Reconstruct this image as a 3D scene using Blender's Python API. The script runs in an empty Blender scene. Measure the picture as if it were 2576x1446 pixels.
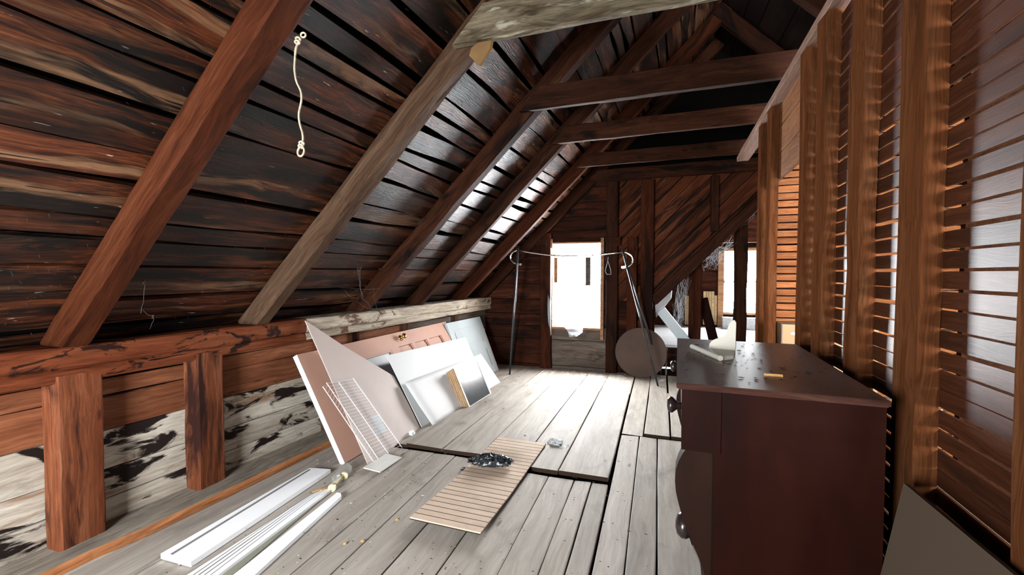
import bpy, bmesh, math, random
from mathutils import Vector, Matrix, noise
random.seed(7)
SC = bpy.context.scene
COL = SC.collection
# ------------------------------------------------------------------ camera
F = 1073.0; CX = 1288.0; CY = 723.0; H = 1.4
PITCH = math.atan(35/1073.0); YAW = math.atan(352*math.cos(PITCH)/1073.0)
CAM = Vector((0, 0, H))
FW = Vector((-math.sin(YAW)*math.cos(PITCH), math.cos(YAW)*math.cos(PITCH), -math.sin(PITCH)))
RT = Vector((math.cos(YAW), math.sin(YAW), 0)); UP = RT.cross(FW)
cam = bpy.data.cameras.new('camera'); cam.sensor_width = 36; cam.lens = 36*F/2576.0
cam.clip_start = .02; cam.clip_end = 100
co = bpy.data.objects.new('camera', cam); COL.objects.link(co)
co.matrix_world = Matrix(((RT.x, UP.x, -FW.x, 0), (RT.y, UP.y, -FW.y, 0), (RT.z, UP.z, -FW.z, H), (0, 0, 0, 1)))
SC.camera = co
# ------------------------------------------------------------------ world, lights, exposure
SC.view_settings.view_transform = 'Standard'; SC.view_settings.look = 'None'
SC.view_settings.gamma = 1; SC.view_settings.use_curve_mapping = False
SC.view_settings.exposure = 0.0
SC.cycles.max_bounces = 10; SC.cycles.diffuse_bounces = 6; SC.cycles.glossy_bounces = 4
SC.cycles.transparent_max_bounces = 12; SC.cycles.sample_clamp_indirect = 8
W = bpy.data.worlds.new('sky'); SC.world = W; W.use_nodes = True
bg = W.node_tree.nodes['Background']; bg.inputs[0].default_value = (.93, .97, 1, 1); bg.inputs[1].default_value = 98.0
WORLD_S = bg.inputs[1]
def portal(name, loc, rot, sx, sy):
    l = bpy.data.lights.new(name, 'AREA'); l.shape = 'RECTANGLE'; l.size = sx; l.size_y = sy
    l.cycles.is_portal = True
    o = bpy.data.objects.new(name, l); COL.objects.link(o); o.location = loc; o.rotation_euler = rot
R90 = math.pi/2
def window_light(name, loc, rot, sx, sy, watts, color=(.94, .97, 1)):
    l = bpy.data.lights.new(name, 'AREA'); l.shape = 'RECTANGLE'; l.size = sx; l.size_y = sy
    l.energy = watts; l.color = color
    o = bpy.data.objects.new(name, l); COL.objects.link(o); o.location = loc; o.rotation_euler = rot
window_light('back_window_light', (-1.03, 6.26, 1.225), (-R90, 0, 0), .74, 1.22, 205)         # back window, light goes toward -y
portal('far_window_light', (1.73, 9.45, 1.24), (-R90, 0, 0), .8, 1.24)
portal('front_window_light', (-1.5, -1.35, 1.15), (R90, 0, 0), 1.0, 1.1)         # gable behind the camera
window_light('side_room_window_light', (1.3, -1.33, 1.5), (R90, 0, 0), .88, 1.08, 480)
# ------------------------------------------------------------------ helpers
def ray(px, py): return FW + RT*((px-CX)/F) - UP*((py-CY)/F)
def at(px, py, ax, v):
    r = ray(px, py); return CAM + r*((v-CAM[ax])/r[ax])
def onplane(px, py, p0, n):
    r = ray(px, py); return CAM + r*((p0-CAM).dot(n)/r.dot(n))
def LX(y): return -2.83+.08*y          # front face of the left knee wall plate
def RX(y): return .62+.045*y           # room face of the right wall studs
def tag(o, label=None, cat=None, group=None, kind=None):
    if label: o['label'] = label
    if cat: o['category'] = cat
    if group: o['group'] = group
    if kind: o['kind'] = kind
    return o
def empty(name, loc=(0, 0, 0), label=None, cat=None, group=None, kind=None, mat=None):
    o = bpy.data.objects.new(name, None); COL.objects.link(o)
    if mat is not None: o.matrix_basis = mat
    else: o.location = loc
    o.empty_display_size = .05
    return tag(o, label, cat, group, kind)
def link(name, verts, faces, m, parent=None, mat=None, smooth=False):
    me = bpy.data.meshes.new(name); me.from_pydata([tuple(v) for v in verts], [], faces); me.update()
    bm = bmesh.new(); bm.from_mesh(me); bmesh.ops.recalc_face_normals(bm, faces=bm.faces); bm.to_mesh(me); bm.free()
    if smooth: me.polygons.foreach_set('use_smooth', [True]*len(me.polygons))
    me.materials.append(m)
    o = bpy.data.objects.new(name, me); COL.objects.link(o)
    if parent: o.parent = parent
    if mat is not None: o.matrix_basis = mat
    return o
class MB:
    def __init__(s): s.v = []; s.f = []
    def box(s, x0, x1, y0, y1, z0, z1, M=None):
        b = len(s.v)
        for p in ((x0,y0,z0),(x1,y0,z0),(x1,y1,z0),(x0,y1,z0),(x0,y0,z1),(x1,y0,z1),(x1,y1,z1),(x0,y1,z1)):
            s.v.append((M @ Vector(p)) if M is not None else Vector(p))
        s.f += [tuple(b+i for i in q) for q in ((0,3,2,1),(4,5,6,7),(0,1,5,4),(1,2,6,5),(2,3,7,6),(3,0,4,7))]
        return s
    def prism(s, pts, z0, z1, M=None):          # pts xy polygon extruded in z
        b = len(s.v); n = len(pts)
        for z in (z0, z1):
            for x, y in pts:
                p = Vector((x, y, z)); s.v.append((M @ p) if M is not None else p)
        s.f += [tuple(b+i for i in reversed(range(n))), tuple(b+n+i for i in range(n))]
        s.f += [(b+i, b+(i+1) % n, b+n+(i+1) % n, b+n+i) for i in range(n)]
        return s
    def tube(s, pts, r, n=6, closed=False, caps=True):
        pts = [Vector(p) for p in pts]; b = len(s.v); m = len(pts)
        rr = r if isinstance(r, (list, tuple)) else [r]*m
        prev = None
        for i, p in enumerate(pts):
            if closed: t = pts[(i+1) % m]-pts[i-1]
            else: t = pts[min(i+1, m-1)]-pts[max(i-1, 0)]
            t.normalize()
            if prev is None:
                a = Vector((0, 0, 1)) if abs(t.z) < .9 else Vector((1, 0, 0)); u = t.cross(a).normalized()
            else: u = (prev-t*prev.dot(t)).normalized()
            prev = u; w = t.cross(u)
            for k in range(n):
                q = 2*math.pi*k/n; s.v.append(p+(u*math.cos(q)+w*math.sin(q))*rr[i])
        for i in range(m if closed else m-1):
            j = (i+1) % m
            for k in range(n):
                s.f.append((b+i*n+k, b+i*n+(k+1) % n, b+j*n+(k+1) % n, b+j*n+k))
        if caps and not closed:
            s.f += [tuple(b+k for k in reversed(range(n))), tuple(b+(m-1)*n+k for k in range(n))]
        return s
    def lathe(s, prof, n, M):                   # prof (r, z) spun about local z
        b = len(s.v)
        for r, z in prof:
            for k in range(n):
                q = 2*math.pi*k/n; s.v.append(M @ Vector((r*math.cos(q), r*math.sin(q), z)))
        for i in range(len(prof)-1):
            for k in range(n): s.f.append((b+i*n+k, b+i*n+(k+1) % n, b+(i+1)*n+(k+1) % n, b+(i+1)*n+k))
        s.f += [tuple(b+k for k in reversed(range(n))), tuple(b+(len(prof)-1)*n+k for k in range(n))]
        return s
    def build(s, name, m, parent=None, smooth=False, mat=None): return link(name, s.v, s.f, m, parent, mat, smooth)
def frame_mat(o, x, z):
    x = Vector(x).normalized(); z = Vector(z); z = (z-x*z.dot(x)).normalized(); y = z.cross(x)
    return Matrix(((x.x, y.x, z.x, o[0]), (x.y, y.y, z.y, o[1]), (x.z, y.z, z.z, o[2]), (0, 0, 0, 1)))
def timber(name, p0, p1, w, h, up, m, parent=None, nseg=14, rough=.006, ch=.012, cut0=0, cut1=0):
    """rough-hewn timber along local X, chamfered; cut0/cut1 shift the ends with local z (bevel cuts)"""
    p0 = Vector(p0); p1 = Vector(p1); L = (p1-p0).length; M = frame_mat(p0, p1-p0, up)
    a, b = w/2, h/2; sec = [(-a+ch, -b), (a-ch, -b), (a, -b+ch), (a, b-ch), (a-ch, b), (-a+ch, b), (-a, b-ch), (-a, -b+ch)]
    sd = random.random()*90; V = []; Fc = []
    for i in range(nseg+1):
        x = L*i/nseg
        for k, (y, z) in enumerate(sec):
            j = noise.noise_vector(Vector((x*2.2+sd, k*.7, sd)))*rough + noise.noise_vector(Vector((x*9+sd, k*3.1, sd)))*rough*.5
            xx = x + (cut0*z if i == 0 else 0) + (cut1*z if i == nseg else 0)
            V.append((xx, y+j.y, z+j.z))
    for i in range(nseg):
        for k in range(8):
            Fc.append((i*8+k, i*8+(k+1) % 8, (i+1)*8+(k+1) % 8, (i+1)*8+k))
    Fc += [tuple(range(7, -1, -1)), tuple(nseg*8+k for k in range(8))]
    return link(name, V, Fc, m, parent, M)
def board(name, p0, p1, w, t, up, m, parent=None, nseg=6, wob=.004, skew0=0, skew1=0):
    """sawn board: centre line p0-p1, width w along local y, thickness t along local z (up), wavy edges"""
    p0 = Vector(p0); p1 = Vector(p1); L = (p1-p0).length; M = frame_mat(p0, p1-p0, up)
    sd = random.random()*90; V = []; Fc = []
    for i in range(nseg+1):
        x = L*i/nseg
        a = noise.noise(Vector((x*1.7+sd, 0, sd)))*wob; b = noise.noise(Vector((x*1.7+sd, 9, sd)))*wob
        c = noise.noise(Vector((x*1.1+sd, 4, sd)))*wob*.5
        e = skew0 if i == 0 else (skew1 if i == nseg else 0)
        V += [(x-e, -w/2+a, -t/2+c), (x+e, w/2+b, -t/2+c), (x+e, w/2+b, t/2+c), (x-e, -w/2+a, t/2+c)]
    for i in range(nseg):
        for k in range(4): Fc.append((i*4+k, i*4+(k+1) % 4, (i+1)*4+(k+1) % 4, (i+1)*4+k))
    Fc += [(3, 2, 1, 0), tuple(nseg*4+k for k in range(4))]
    return link(name, V, Fc, m, parent, M)
# ------------------------------------------------------------------ materials
def newmat(name):
    m = bpy.data.materials.new(name); m.use_nodes = True; n = m.node_tree.nodes; l = m.node_tree.links
    return m, n, l, n['Principled BSDF']
def ramp(n, stops, interp='LINEAR'):
    r = n.new('ShaderNodeValToRGB'); e = r.color_ramp; e.interpolation = interp
    while len(e.elements) < len(stops): e.elements.new(.5)
    for k, (p, c) in enumerate(stops):
        e.elements[k].position = p; e.elements[k].color = (*c, 1) if len(c) == 3 else c
    return r
def val(c): return (c, c, c)
WARM = ('roof_sheathing', 'rafter_redbrown', 'rafter_dark', 'side_room_board', 'lath_brown', 'plate_stained', 'post_stained', 'gable_board_dark', 'diagonal_board', 'lath_orange', 'header_board', 'knee_board_brown')
def wood(name, mul, cols, grain=(1.2, 22, 22), stain=None, stain_scale=(1.6, 7, 7), stain_lo=.55, stain_hi=.62, rough=.75,
         bump=.35, vary=.35, white=None, fine=.5, spec=.06, second=None, knots=True, cracks=None, second_scale=(.9, 4.5, 4.5), second_range=(.45, .6), white_scale=(5, 70, 70), white_thr=(.70, .74)):
    tn = (1.12, .80, .62) if name in WARM else (1, 1, 1)
    cols = [tuple(v*mul*q for v, q in zip(c, tn)) for c in cols]; stain = tuple(v*mul for v in stain) if stain else None; second = tuple(v*mul for v in second) if second else None
    m, n, l, bs = newmat(name)
    tc = n.new('ShaderNodeTexCoord'); oi = n.new('ShaderNodeObjectInfo')
    sc = n.new('ShaderNodeVectorMath'); sc.operation = 'SCALE'; sc.inputs[0].default_value = (37, 53, 71)
    l.new(oi.outputs['Random'], sc.inputs['Scale'])
    ad = n.new('ShaderNodeVectorMath'); ad.operation = 'ADD'; l.new(tc.outputs['Object'], ad.inputs[0]); l.new(sc.outputs[0], ad.inputs[1])
    # gentle waviness of the grain
    nz = n.new('ShaderNodeTexNoise'); nz.inputs['Scale'].default_value = 2.2; nz.inputs['Detail'].default_value = 2
    l.new(ad.outputs[0], nz.inputs['Vector'])
    ds = n.new('ShaderNodeVectorMath'); ds.operation = 'MULTIPLY_ADD'; ds.inputs[1].default_value = (0, .10, .10)
    l.new(nz.outputs['Color'], ds.inputs[0]); l.new(ad.outputs[0], ds.inputs[2])
    def mapped(scale, off=(0, 0, 0)):
        mp = n.new('ShaderNodeMapping'); mp.inputs['Scale'].default_value = scale; mp.inputs['Location'].default_value = off
        l.new(ds.outputs[0], mp.inputs['Vector']); return mp
    def nt(scale, detail=6, ro=.6, off=(0, 0, 0), dist=0):
        t = n.new('ShaderNodeTexNoise'); t.inputs['Scale'].default_value = 1; t.inputs['Detail'].default_value = detail
        t.inputs['Roughness'].default_value = ro; t.inputs['Distortion'].default_value = dist
        l.new(mapped(scale, off).outputs[0], t.inputs['Vector']); return t
    g1 = nt(grain, 7, .65, dist=.25)
    k = len(cols); r1 = ramp(n, [(.28+.44*i/(k-1), c) for i, c in enumerate(cols)]); l.new(g1.outputs['Fac'], r1.inputs[0])
    cur = r1.outputs[0]
    def mix(fac, a, b, mode='MIX'):
        x = n.new('ShaderNodeMix'); x.data_type = 'RGBA'; x.blend_type = mode
        if isinstance(fac, float): x.inputs[0].default_value = fac
        else: l.new(fac, x.inputs[0])
        l.new(a, x.inputs[6])
        if isinstance(b, tuple): x.inputs[7].default_value = (*b, 1)
        else: l.new(b, x.inputs[7])
        return x.outputs[2]
    # fine fibres
    g2 = nt((grain[0]*4, grain[1]*6, grain[2]*6), 3, .7, (3, 1, 2)); r2 = ramp(n, [(.3, val(1-fine)), (.65, val(1.0))]); l.new(g2.outputs['Fac'], r2.inputs[0])
    cur = mix(1.0, cur, r2.outputs[0], 'MULTIPLY')
    if second:
        s2 = nt(second_scale, 5, .6, (11, 5, 8), .4); rs = ramp(n, [(second_range[0], val(0)), (second_range[1], val(1))]); l.new(s2.outputs['Fac'], rs.inputs[0])
        cur = mix(rs.outputs[0], cur, second)
        cur2 = mix(.6, cur, r2.outputs[0], 'MULTIPLY'); cur = cur2
    if stain:
        s1 = nt(stain_scale, 6, .62, (21, 15, 18), .6); rs = ramp(n, [(stain_lo, val(0)), (stain_hi, val(1))]); l.new(s1.outputs['Fac'], rs.inputs[0])
        cur = mix(rs.outputs[0], cur, stain)
    if knots:
        v = n.new('ShaderNodeTexVoronoi'); v.inputs['Scale'].default_value = 1; l.new(mapped((1.6, 4.5, 4.5), (4, 4, 4)).outputs[0], v.inputs['Vector'])
        rk = ramp(n, [(.03, val(.75)), (.075, val(0))]); l.new(v.outputs['Distance'], rk.inputs[0])
        cur = mix(rk.outputs[0], cur, tuple(c*.25 for c in cols[0]))
    if cracks:
        c1 = nt((.9, 34, 34), 2, .5, (7, 7, 7), .1); rc = ramp(n, [(cracks, val(1)), (cracks+.015, val(0))]); l.new(c1.outputs['Fac'], rc.inputs[0])
        cur = mix(rc.outputs[0], cur, (.006, .004, .003))
    if white:
        w1 = nt(white_scale, 3, .5, (31, 5, 9)); rw = ramp(n, [(white_thr[0], val(0)), (white_thr[1], val(1))]); l.new(w1.outputs['Fac'], rw.inputs[0])
        cur = mix(rw.outputs[0], cur, white)
    if vary:
        mr = n.new('ShaderNodeMapRange'); mr.inputs[3].default_value = 1-vary; mr.inputs[4].default_value = 1+vary
        l.new(oi.outputs['Random'], mr.inputs[0])
        hs = n.new('ShaderNodeHueSaturation'); l.new(mr.outputs[0], hs.inputs['Value']); l.new(cur, hs.inputs['Color']); cur = hs.outputs[0]
    l.new(cur, bs.inputs['Base Color'])
    bs.inputs['Roughness'].default_value = rough; bs.inputs['Specular IOR Level'].default_value = spec
    ma = n.new('ShaderNodeMath'); ma.operation = 'MULTIPLY_ADD'; ma.inputs[1].default_value = .4
    l.new(g1.outputs['Fac'], ma.inputs[0]); l.new(g2.outputs['Fac'], ma.inputs[2])
    bp = n.new('ShaderNodeBump'); bp.inputs['Strength'].default_value = bump; bp.inputs['Distance'].default_value = .004
    l.new(ma.outputs[0], bp.inputs['Height']); l.new(bp.outputs[0], bs.inputs['Normal'])
    return m
def paint(name, col, rough=.5, dirt=.12, metal=0, spec=.15, scale=7, bump=.03, dirtcol=None, vary=0.0):
    m, n, l, bs = newmat(name)
    tc = n.new('ShaderNodeTexCoord'); t = n.new('ShaderNodeTexNoise'); t.inputs['Scale'].default_value = scale; t.inputs['Detail'].default_value = 7
    t.inputs['Roughness'].default_value = .65
    l.new(tc.outputs['Object'], t.inputs['Vector'])
    d = dirtcol or tuple(c*(1-dirt*2.5) for c in col)
    r = ramp(n, [(.35, d), (.62, col)]); l.new(t.outputs['Fac'], r.inputs[0])
    x = n.new('ShaderNodeMix'); x.data_type = 'RGBA'; x.inputs[0].default_value = min(1, dirt*4); x.inputs[6].default_value = (*col, 1); l.new(r.outputs[0], x.inputs[7])
    l.new(x.outputs[2], bs.inputs['Base Color']); bs.inputs['Roughness'].default_value = rough; bs.inputs['Metallic'].default_value = metal
    bs.inputs['Specular IOR Level'].default_value = spec
    b = n.new('ShaderNodeBump'); b.inputs['Strength'].default_value = bump; b.inputs['Distance'].default_value = .01; l.new(t.outputs['Fac'], b.inputs['Height']); l.new(b.outputs[0], bs.inputs['Normal'])
    return m
M = {}
M['roof'] = wood('roof_sheathing', 0.5, [(.010, .005, .003), (.055, .018, .008), (.17, .06, .025), (.30, .14, .065)], (1.3, 20, 20), stain=(.007, .004, .003), stain_scale=(1.2, 8, 8), stain_lo=.48, stain_hi=.58,
                 vary=.45, white=(.34, .27, .22), white_thr=(.71, .74), white_scale=(9, 80, 80), bump=.9, rough=.45, spec=.38, second=(.26, .13, .065), second_range=(.54, .62), second_scale=(.8, 9, 9), cracks=.33, fine=.6)
M['roof_shaded'] = wood('roof_sheathing_shaded', 0.2, [(.010, .005, .003), (.03, .012, .007), (.06, .026, .014)], (1.0, 16, 16), vary=.3, bump=.5)  # right slope: its deep shade is put into the board colour
M['rafter'] = wood('rafter_redbrown', 0.27, [(.07, .022, .010), (.16, .055, .024), (.24, .10, .05)], (.8, 14, 14), stain=(.035, .012, .006), stain_lo=.54, stain_hi=.66, stain_scale=(.8, 5, 5), vary=.15, bump=.5)
M['rafter_pale'] = wood('rafter_pale', 0.34, [(.10, .045, .022), (.22, .12, .07), (.32, .20, .125)], (.8, 15, 15), stain=(.04, .014, .008), stain_lo=.58, stain_hi=.64, stain_scale=(1.3, 8, 8), vary=.1, bump=.5)
M['rafter_dark'] = wood('rafter_dark', 0.24, [(.055, .022, .012), (.11, .048, .026), (.17, .085, .05)], (.8, 14, 14), stain=(.02, .009, .006), stain_lo=.52, stain_hi=.66, vary=.25, bump=.5)
M['collar_pale'] = wood('collar_pale', 0.6, [(.10, .07, .04), (.24, .19, .12), (.36, .30, .20)], (.8, 8, 8), stain=(.05, .03, .014), stain_lo=.56, stain_hi=.66, stain_scale=(2, 8, 8), vary=0, bump=.4, second=(.50, .46, .34), second_range=(.58, .66), second_scale=(4, 14, 14))
M['plate'] = wood('plate_stained', 0.5, [(.13, .04, .02), (.24, .085, .042), (.34, .16, .09)], (.9, 9, 9), stain=(.035, .012, .008), stain_lo=.54, stain_hi=.58, stain_scale=(4.5, 11, 11), vary=0, bump=.5, cracks=.27)
M['plate_far'] = wood('plate_bleached', 1.0, [(.28, .21, .15), (.48, .41, .32), (.62, .56, .46)], (.9, 9, 9), stain=(.10, .055, .035), stain_lo=.55, stain_hi=.62, stain_scale=(4, 9, 9), vary=0, bump=.5)
M['post'] = wood('post_stained', 0.56, [(.13, .045, .022), (.26, .11, .06), (.36, .19, .12)], (.8, 16, 16), stain=(.045, .016, .012), stain_lo=.50, stain_hi=.62, stain_scale=(1.1, 9, 9), vary=.12, bump=.5)
M['knee_red'] = wood('knee_board_brown', 0.66, [(.16, .065, .035), (.28, .135, .08), (.38, .22, .14)], (.8, 9, 9), stain=(.03, .014, .010), stain_lo=.62, stain_hi=.66, stain_scale=(1.4, 9, 9), vary=.18, bump=.4)
M['knee_pale'] = wood('knee_board_bleached', 1.0, [(.30, .245, .19), (.46, .40, .325), (.56, .51, .435)], (.7, 10, 10), fine=.3, stain=(.014, .009, .008), stain_lo=.545, stain_hi=.60, stain_scale=(3.2, 8, 8), vary=.12, bump=.4, second=(.22, .14, .09), second_range=(.56, .68), second_scale=(1.8, 9, 9))
M['floor'] = wood('floor_board_grey', 0.95, [(.255, .22, .185), (.365, .325, .28), (.445, .405, .36)], (.7, 12, 12), stain=(.17, .15, .13), stain_lo=.56, stain_hi=.80, stain_scale=(2.2, 4, 4), vary=.09, bump=.3, rough=.7, fine=.2, spec=.1, knots=True)
M['wall'] = wood('gable_board_dark', 0.5, [(.022, .008, .005), (.07, .026, .014), (.14, .06, .035)], (.9, 12, 12), stain=(.012, .007, .006), stain_lo=.52, stain_hi=.64, vary=.35, bump=.5)
M['wall_diag'] = wood('diagonal_board', 0.54, [(.04, .014, .007), (.13, .05, .024), (.24, .12, .065)], (.8, 10, 10), stain=(.02, .009, .006), stain_lo=.53, stain_hi=.62, stain_scale=(.9, 8, 8), vary=.4, bump=.5)
M['wall_grey'] = wood('gable_board_grey', 0.7, [(.09, .065, .05), (.17, .13, .105), (.25, .205, .17)], (.9, 12, 12), stain=(.05, .03, .02), stain_lo=.60, stain_hi=.68, vary=.1, bump=.4)
M['stud'] = wood('stud_brown', 0.225, [(.20, .062, .022), (.36, .125, .048), (.46, .19, .085)], (.6, 26, 26), stain=(.10, .045, .022), stain_lo=.58, stain_hi=.72, vary=.12, bump=.4, rough=.8, spec=0)
M['stud_grey'] = wood('stud_edge_grey', 0.5, [(.16, .115, .08), (.28, .215, .16), (.40, .33, .26)], (.6, 30, 30), vary=.15, bump=.6)
M['lath'] = wood('lath_brown', 0.25, [(.09, .032, .014), (.17, .066, .03), (.25, .11, .055)], (.8, 30, 30), stain=(.06, .024, .012), stain_lo=.58, stain_hi=.7, vary=.25, bump=.12, rough=.5, spec=.3)
M['lath_bright'] = wood('lath_orange', 0.43, [(.30, .125, .045), (.46, .22, .09), (.58, .32, .15)], (.8, 26, 26), vary=.2, bump=.3, rough=.6)
M['sheath'] = wood('header_board', 0.42, [(.26, .13, .06), (.40, .225, .115), (.50, .31, .18)], (.8, 14, 14), vary=.1, bump=.4)
M['top_plate'] = wood('wall_top_plate', 0.6, [(.20, .10, .07), (.30, .17, .125), (.38, .24, .18)], (.6, 16, 16), vary=.05, bump=.4)
M['mahogany'] = wood('dresser_mahogany', 0.19, [(.050, .011, .007), (.075, .017, .010), (.10, .024, .014)], (5, 5, 1.1), vary=0, bump=.04, rough=.5, fine=.12, spec=.04, knots=False, stain=(.028, .012, .010), stain_lo=.5, stain_hi=.75, stain_scale=(3, 3, 1.2))
M['dresser_top'] = wood('dresser_top_worn', 1.05, [(.05, .022, .017), (.085, .045, .038), (.12, .072, .064)], (5, 1.0, 5), vary=0, bump=.1, rough=.4, fine=.2, spec=.9, knots=False, stain=(.018, .010, .010), stain_lo=.56, stain_hi=.66, stain_scale=(22, 5, 5), white=(.16, .14, .13), white_scale=(60, 11, 20), white_thr=(.72, .76))
M['column'] = wood('dresser_column', 0.2, [(.045, .02, .014), (.065, .028, .019), (.085, .036, .024)], (5, 5, 1.4), vary=0, bump=.04, rough=.45, fine=.1, spec=.05, knots=False)
M['window_wood'] = wood('window_casing', 1.0, [(.22, .10, .05), (.36, .19, .10), (.46, .27, .16)], (1, 18, 18), vary=.1, bump=.2)
M['pine'] = wood('pine_edge', 1.0, [(.30, .15, .05), (.46, .25, .09), (.56, .34, .15)], (1, 22, 22), vary=.2, bump=.2)
M['pine_pale'] = wood('pine_beadboard', 1.0, [(.34, .22, .11), (.48, .34, .18), (.56, .42, .24)], (1, 16, 16), vary=.1, bump=.2)
M['bead'] = wood('bead_panel', 1.0, [(.44, .33, .25), (.52, .405, .31), (.58, .46, .36)], (3, 3, 3), vary=.04, bump=.08, fine=.10, stain=(.40, .30, .22), stain_lo=.60, stain_hi=.74, stain_scale=(3, 4, 4), knots=False)
M['groove'] = paint('groove_shade', (.03, .02, .015))  # groove shade painted on the slat sides and backing
M['peach'] = paint('door_peach', (.56, .33, .25), .5, .08, scale=3)
M['white'] = paint('white_paint', (.86, .87, .88), .4, .015)
M['white_dirty'] = paint('white_dirty', (.66, .65, .60), .55, .12, scale=9)
M['sheet'] = paint('white_panel', (.60, .62, .61), .45, .02, scale=4)
M['paper'] = paint('white_paper', (.76, .76, .75), .6, .015)
M['ply'] = paint('hardboard_pinkish', (.53, .45, .405), .45, .07, scale=4)
M['ply_label'] = paint('label_grey', (.56, .58, .58), .6, .10, scale=30)
M['bluewhite'] = paint('door_bluish', (.47, .53, .54), .45, .04, scale=5)
M['glass_dark'] = paint('door_glass_grey', (.30, .355, .375), .3, .06, spec=.4)
M['slate'] = paint('dark_screen', (.045, .05, .053), .25, .12, scale=12, spec=.6)
M['brass'] = paint('brass', (.80, .56, .20), .18, .04, metal=1)
M['chrome'] = paint('chrome', (.72, .72, .70), .16, .05, metal=1, scale=20)
M['black_metal'] = paint('black_metal', (.018, .02, .022), .28, .05, spec=.7)
M['knob'] = paint('knob_dark', (.016, .010, .009), .22, .05, spec=.6)
M['wire'] = paint('white_wire', (.80, .80, .80), .35, .02)
M['bag'] = paint('black_plastic', (.02, .024, .027), .24, .05, spec=.8, scale=40, bump=.3)
M['panel_grey'] = paint('grey_brown_panel', (.062, .044, .031), .55, .05, scale=3)
M['disc'] = paint('round_board_brown', (.075, .044, .030), .55, .14, scale=3)
M['rope'] = paint('rope', (.44, .36, .26), .8, .2, scale=60)
M['black'] = paint('roofing_felt', (.004, .0035, .003), .95, 0, spec=0)
M['void'] = paint('dark_underlayer', (.02, .014, .010), .95, 0, spec=0)
M['card'] = paint('cardboard', (.27, .17, .09), .7, .05)
M['tape'] = paint('green_tape', (.16, .17, .10), .5, .05)
M['cream'] = paint('cream_paint', (.38, .36, .30), .38, .04)
M['yellowed'] = paint('yellowed_plastic', (.62, .54, .32), .35, .05)
M['plaster'] = paint('plaster_white', (.55, .56, .56), .7, .2, scale=10)
M['debris'] = paint('debris', (.045, .035, .028), .8, .1)
M['flake'] = paint('paint_flake', (.72, .73, .72), .6, .1)
M['yellow'] = paint('ochre_chip', (.60, .36, .10), .6, .1)
M['dust_floor'] = paint('pale_floor', (.80, .80, .80), .6, .08)
def film(name, col, alpha, rough=.3):
    m, n, l, bs = newmat(name); out = n['Material Output']
    t = n.new('ShaderNodeBsdfTransparent'); x = n.new('ShaderNodeMixShader'); x.inputs[0].default_value = alpha
    tr = n.new('ShaderNodeBsdfTranslucent'); tr.inputs[0].default_value = (*col, 1)
    x2 = n.new('ShaderNodeMixShader'); x2.inputs[0].default_value = .5
    bs.inputs['Base Color'].default_value = (*col, 1); bs.inputs['Roughness'].default_value = rough
    l.new(bs.outputs[0], x2.inputs[1]); l.new(tr.outputs[0], x2.inputs[2])
    l.new(t.outputs[0], x.inputs[1]); l.new(x2.outputs[0], x.inputs[2]); l.new(x.outputs[0], out.inputs[0])
    return m
M['film'] = film('plastic_film', (.8, .82, .84), .35)
M['pane'] = film('window_pane', (.9, .9, .9), .04, .05)
M['clear'] = film('clear_plastic', (.7, .7, .66), .30, .15)
M['web'] = film('cobweb', (.75, .76, .78), .55, .6)
M['shaded_end_grain'] = paint('board_end_shaded', (.035, .022, .015), .9, .1, spec=0)  # dark end grain, with the joint's shade put into its colour
# ------------------------------------------------------------------ FLOOR
floor = empty('floor', kind='structure')
MB().box(-3.3, 4.3, -2.4, 6.3, -.12, -.06).build('subfloor', M['void'], floor)
def fb(x0, x1, y0, y1, gap=.006, z=0.0, t=.03, wob=.006, x0b=None, x1b=None, mat='floor'):
    a = x0+gap/2; b = x1-gap/2
    n = max(3, int((y1-y0)/.35)); sd = random.random()*50
    a2 = (x0b if x0b is not None else x0)+gap/2; b2 = (x1b if x1b is not None else x1)-gap/2
    V = []; Fc = []; L = y1-y0; cx = (x0+x1)/2
    tl = random.uniform(-.003, .003)
    for i in range(n+1):
        s = i/n; ya = y0+L*s
        w0 = noise.noise(Vector((ya*1.5, sd, 0)))*wob; w1 = noise.noise(Vector((ya*1.5, sd+9, 0)))*wob
        l_ = a+(a2-a)*s+w0; r_ = b+(b2-b)*s+w1; zz = z+noise.noise(Vector((ya*.8, sd, 5)))*.004
        # local: x along grain (+y world), y = -x world
        V += [(ya-y0, -(l_-cx), zz-t), (ya-y0, -(l_-cx), zz+tl-.002), (ya-y0, -(l_-cx)-.006, zz+tl), (ya-y0, -(r_-cx)+.006, zz-tl), (ya-y0, -(r_-cx), zz-tl-.002), (ya-y0, -(r_-cx), zz-t)]
    for i in range(n):
        for k in range(6): Fc.append((i*6+k, i*6+(k+1) % 6, (i+1)*6+(k+1) % 6, (i+1)*6+k))
    Fc += [tuple(range(5, -1, -1)), tuple(n*6+k for k in range(6))]
    Mt = Matrix(((0, -1, 0, cx), (1, 0, 0, y0), (0, 0, 1, 0), (0, 0, 0, 1)))
    o = link('floor_board', V, Fc, M[mat], floor, Mt); o.data.materials.append(M['shaded_end_grain'])
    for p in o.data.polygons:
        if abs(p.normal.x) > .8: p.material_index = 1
    return o
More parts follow.
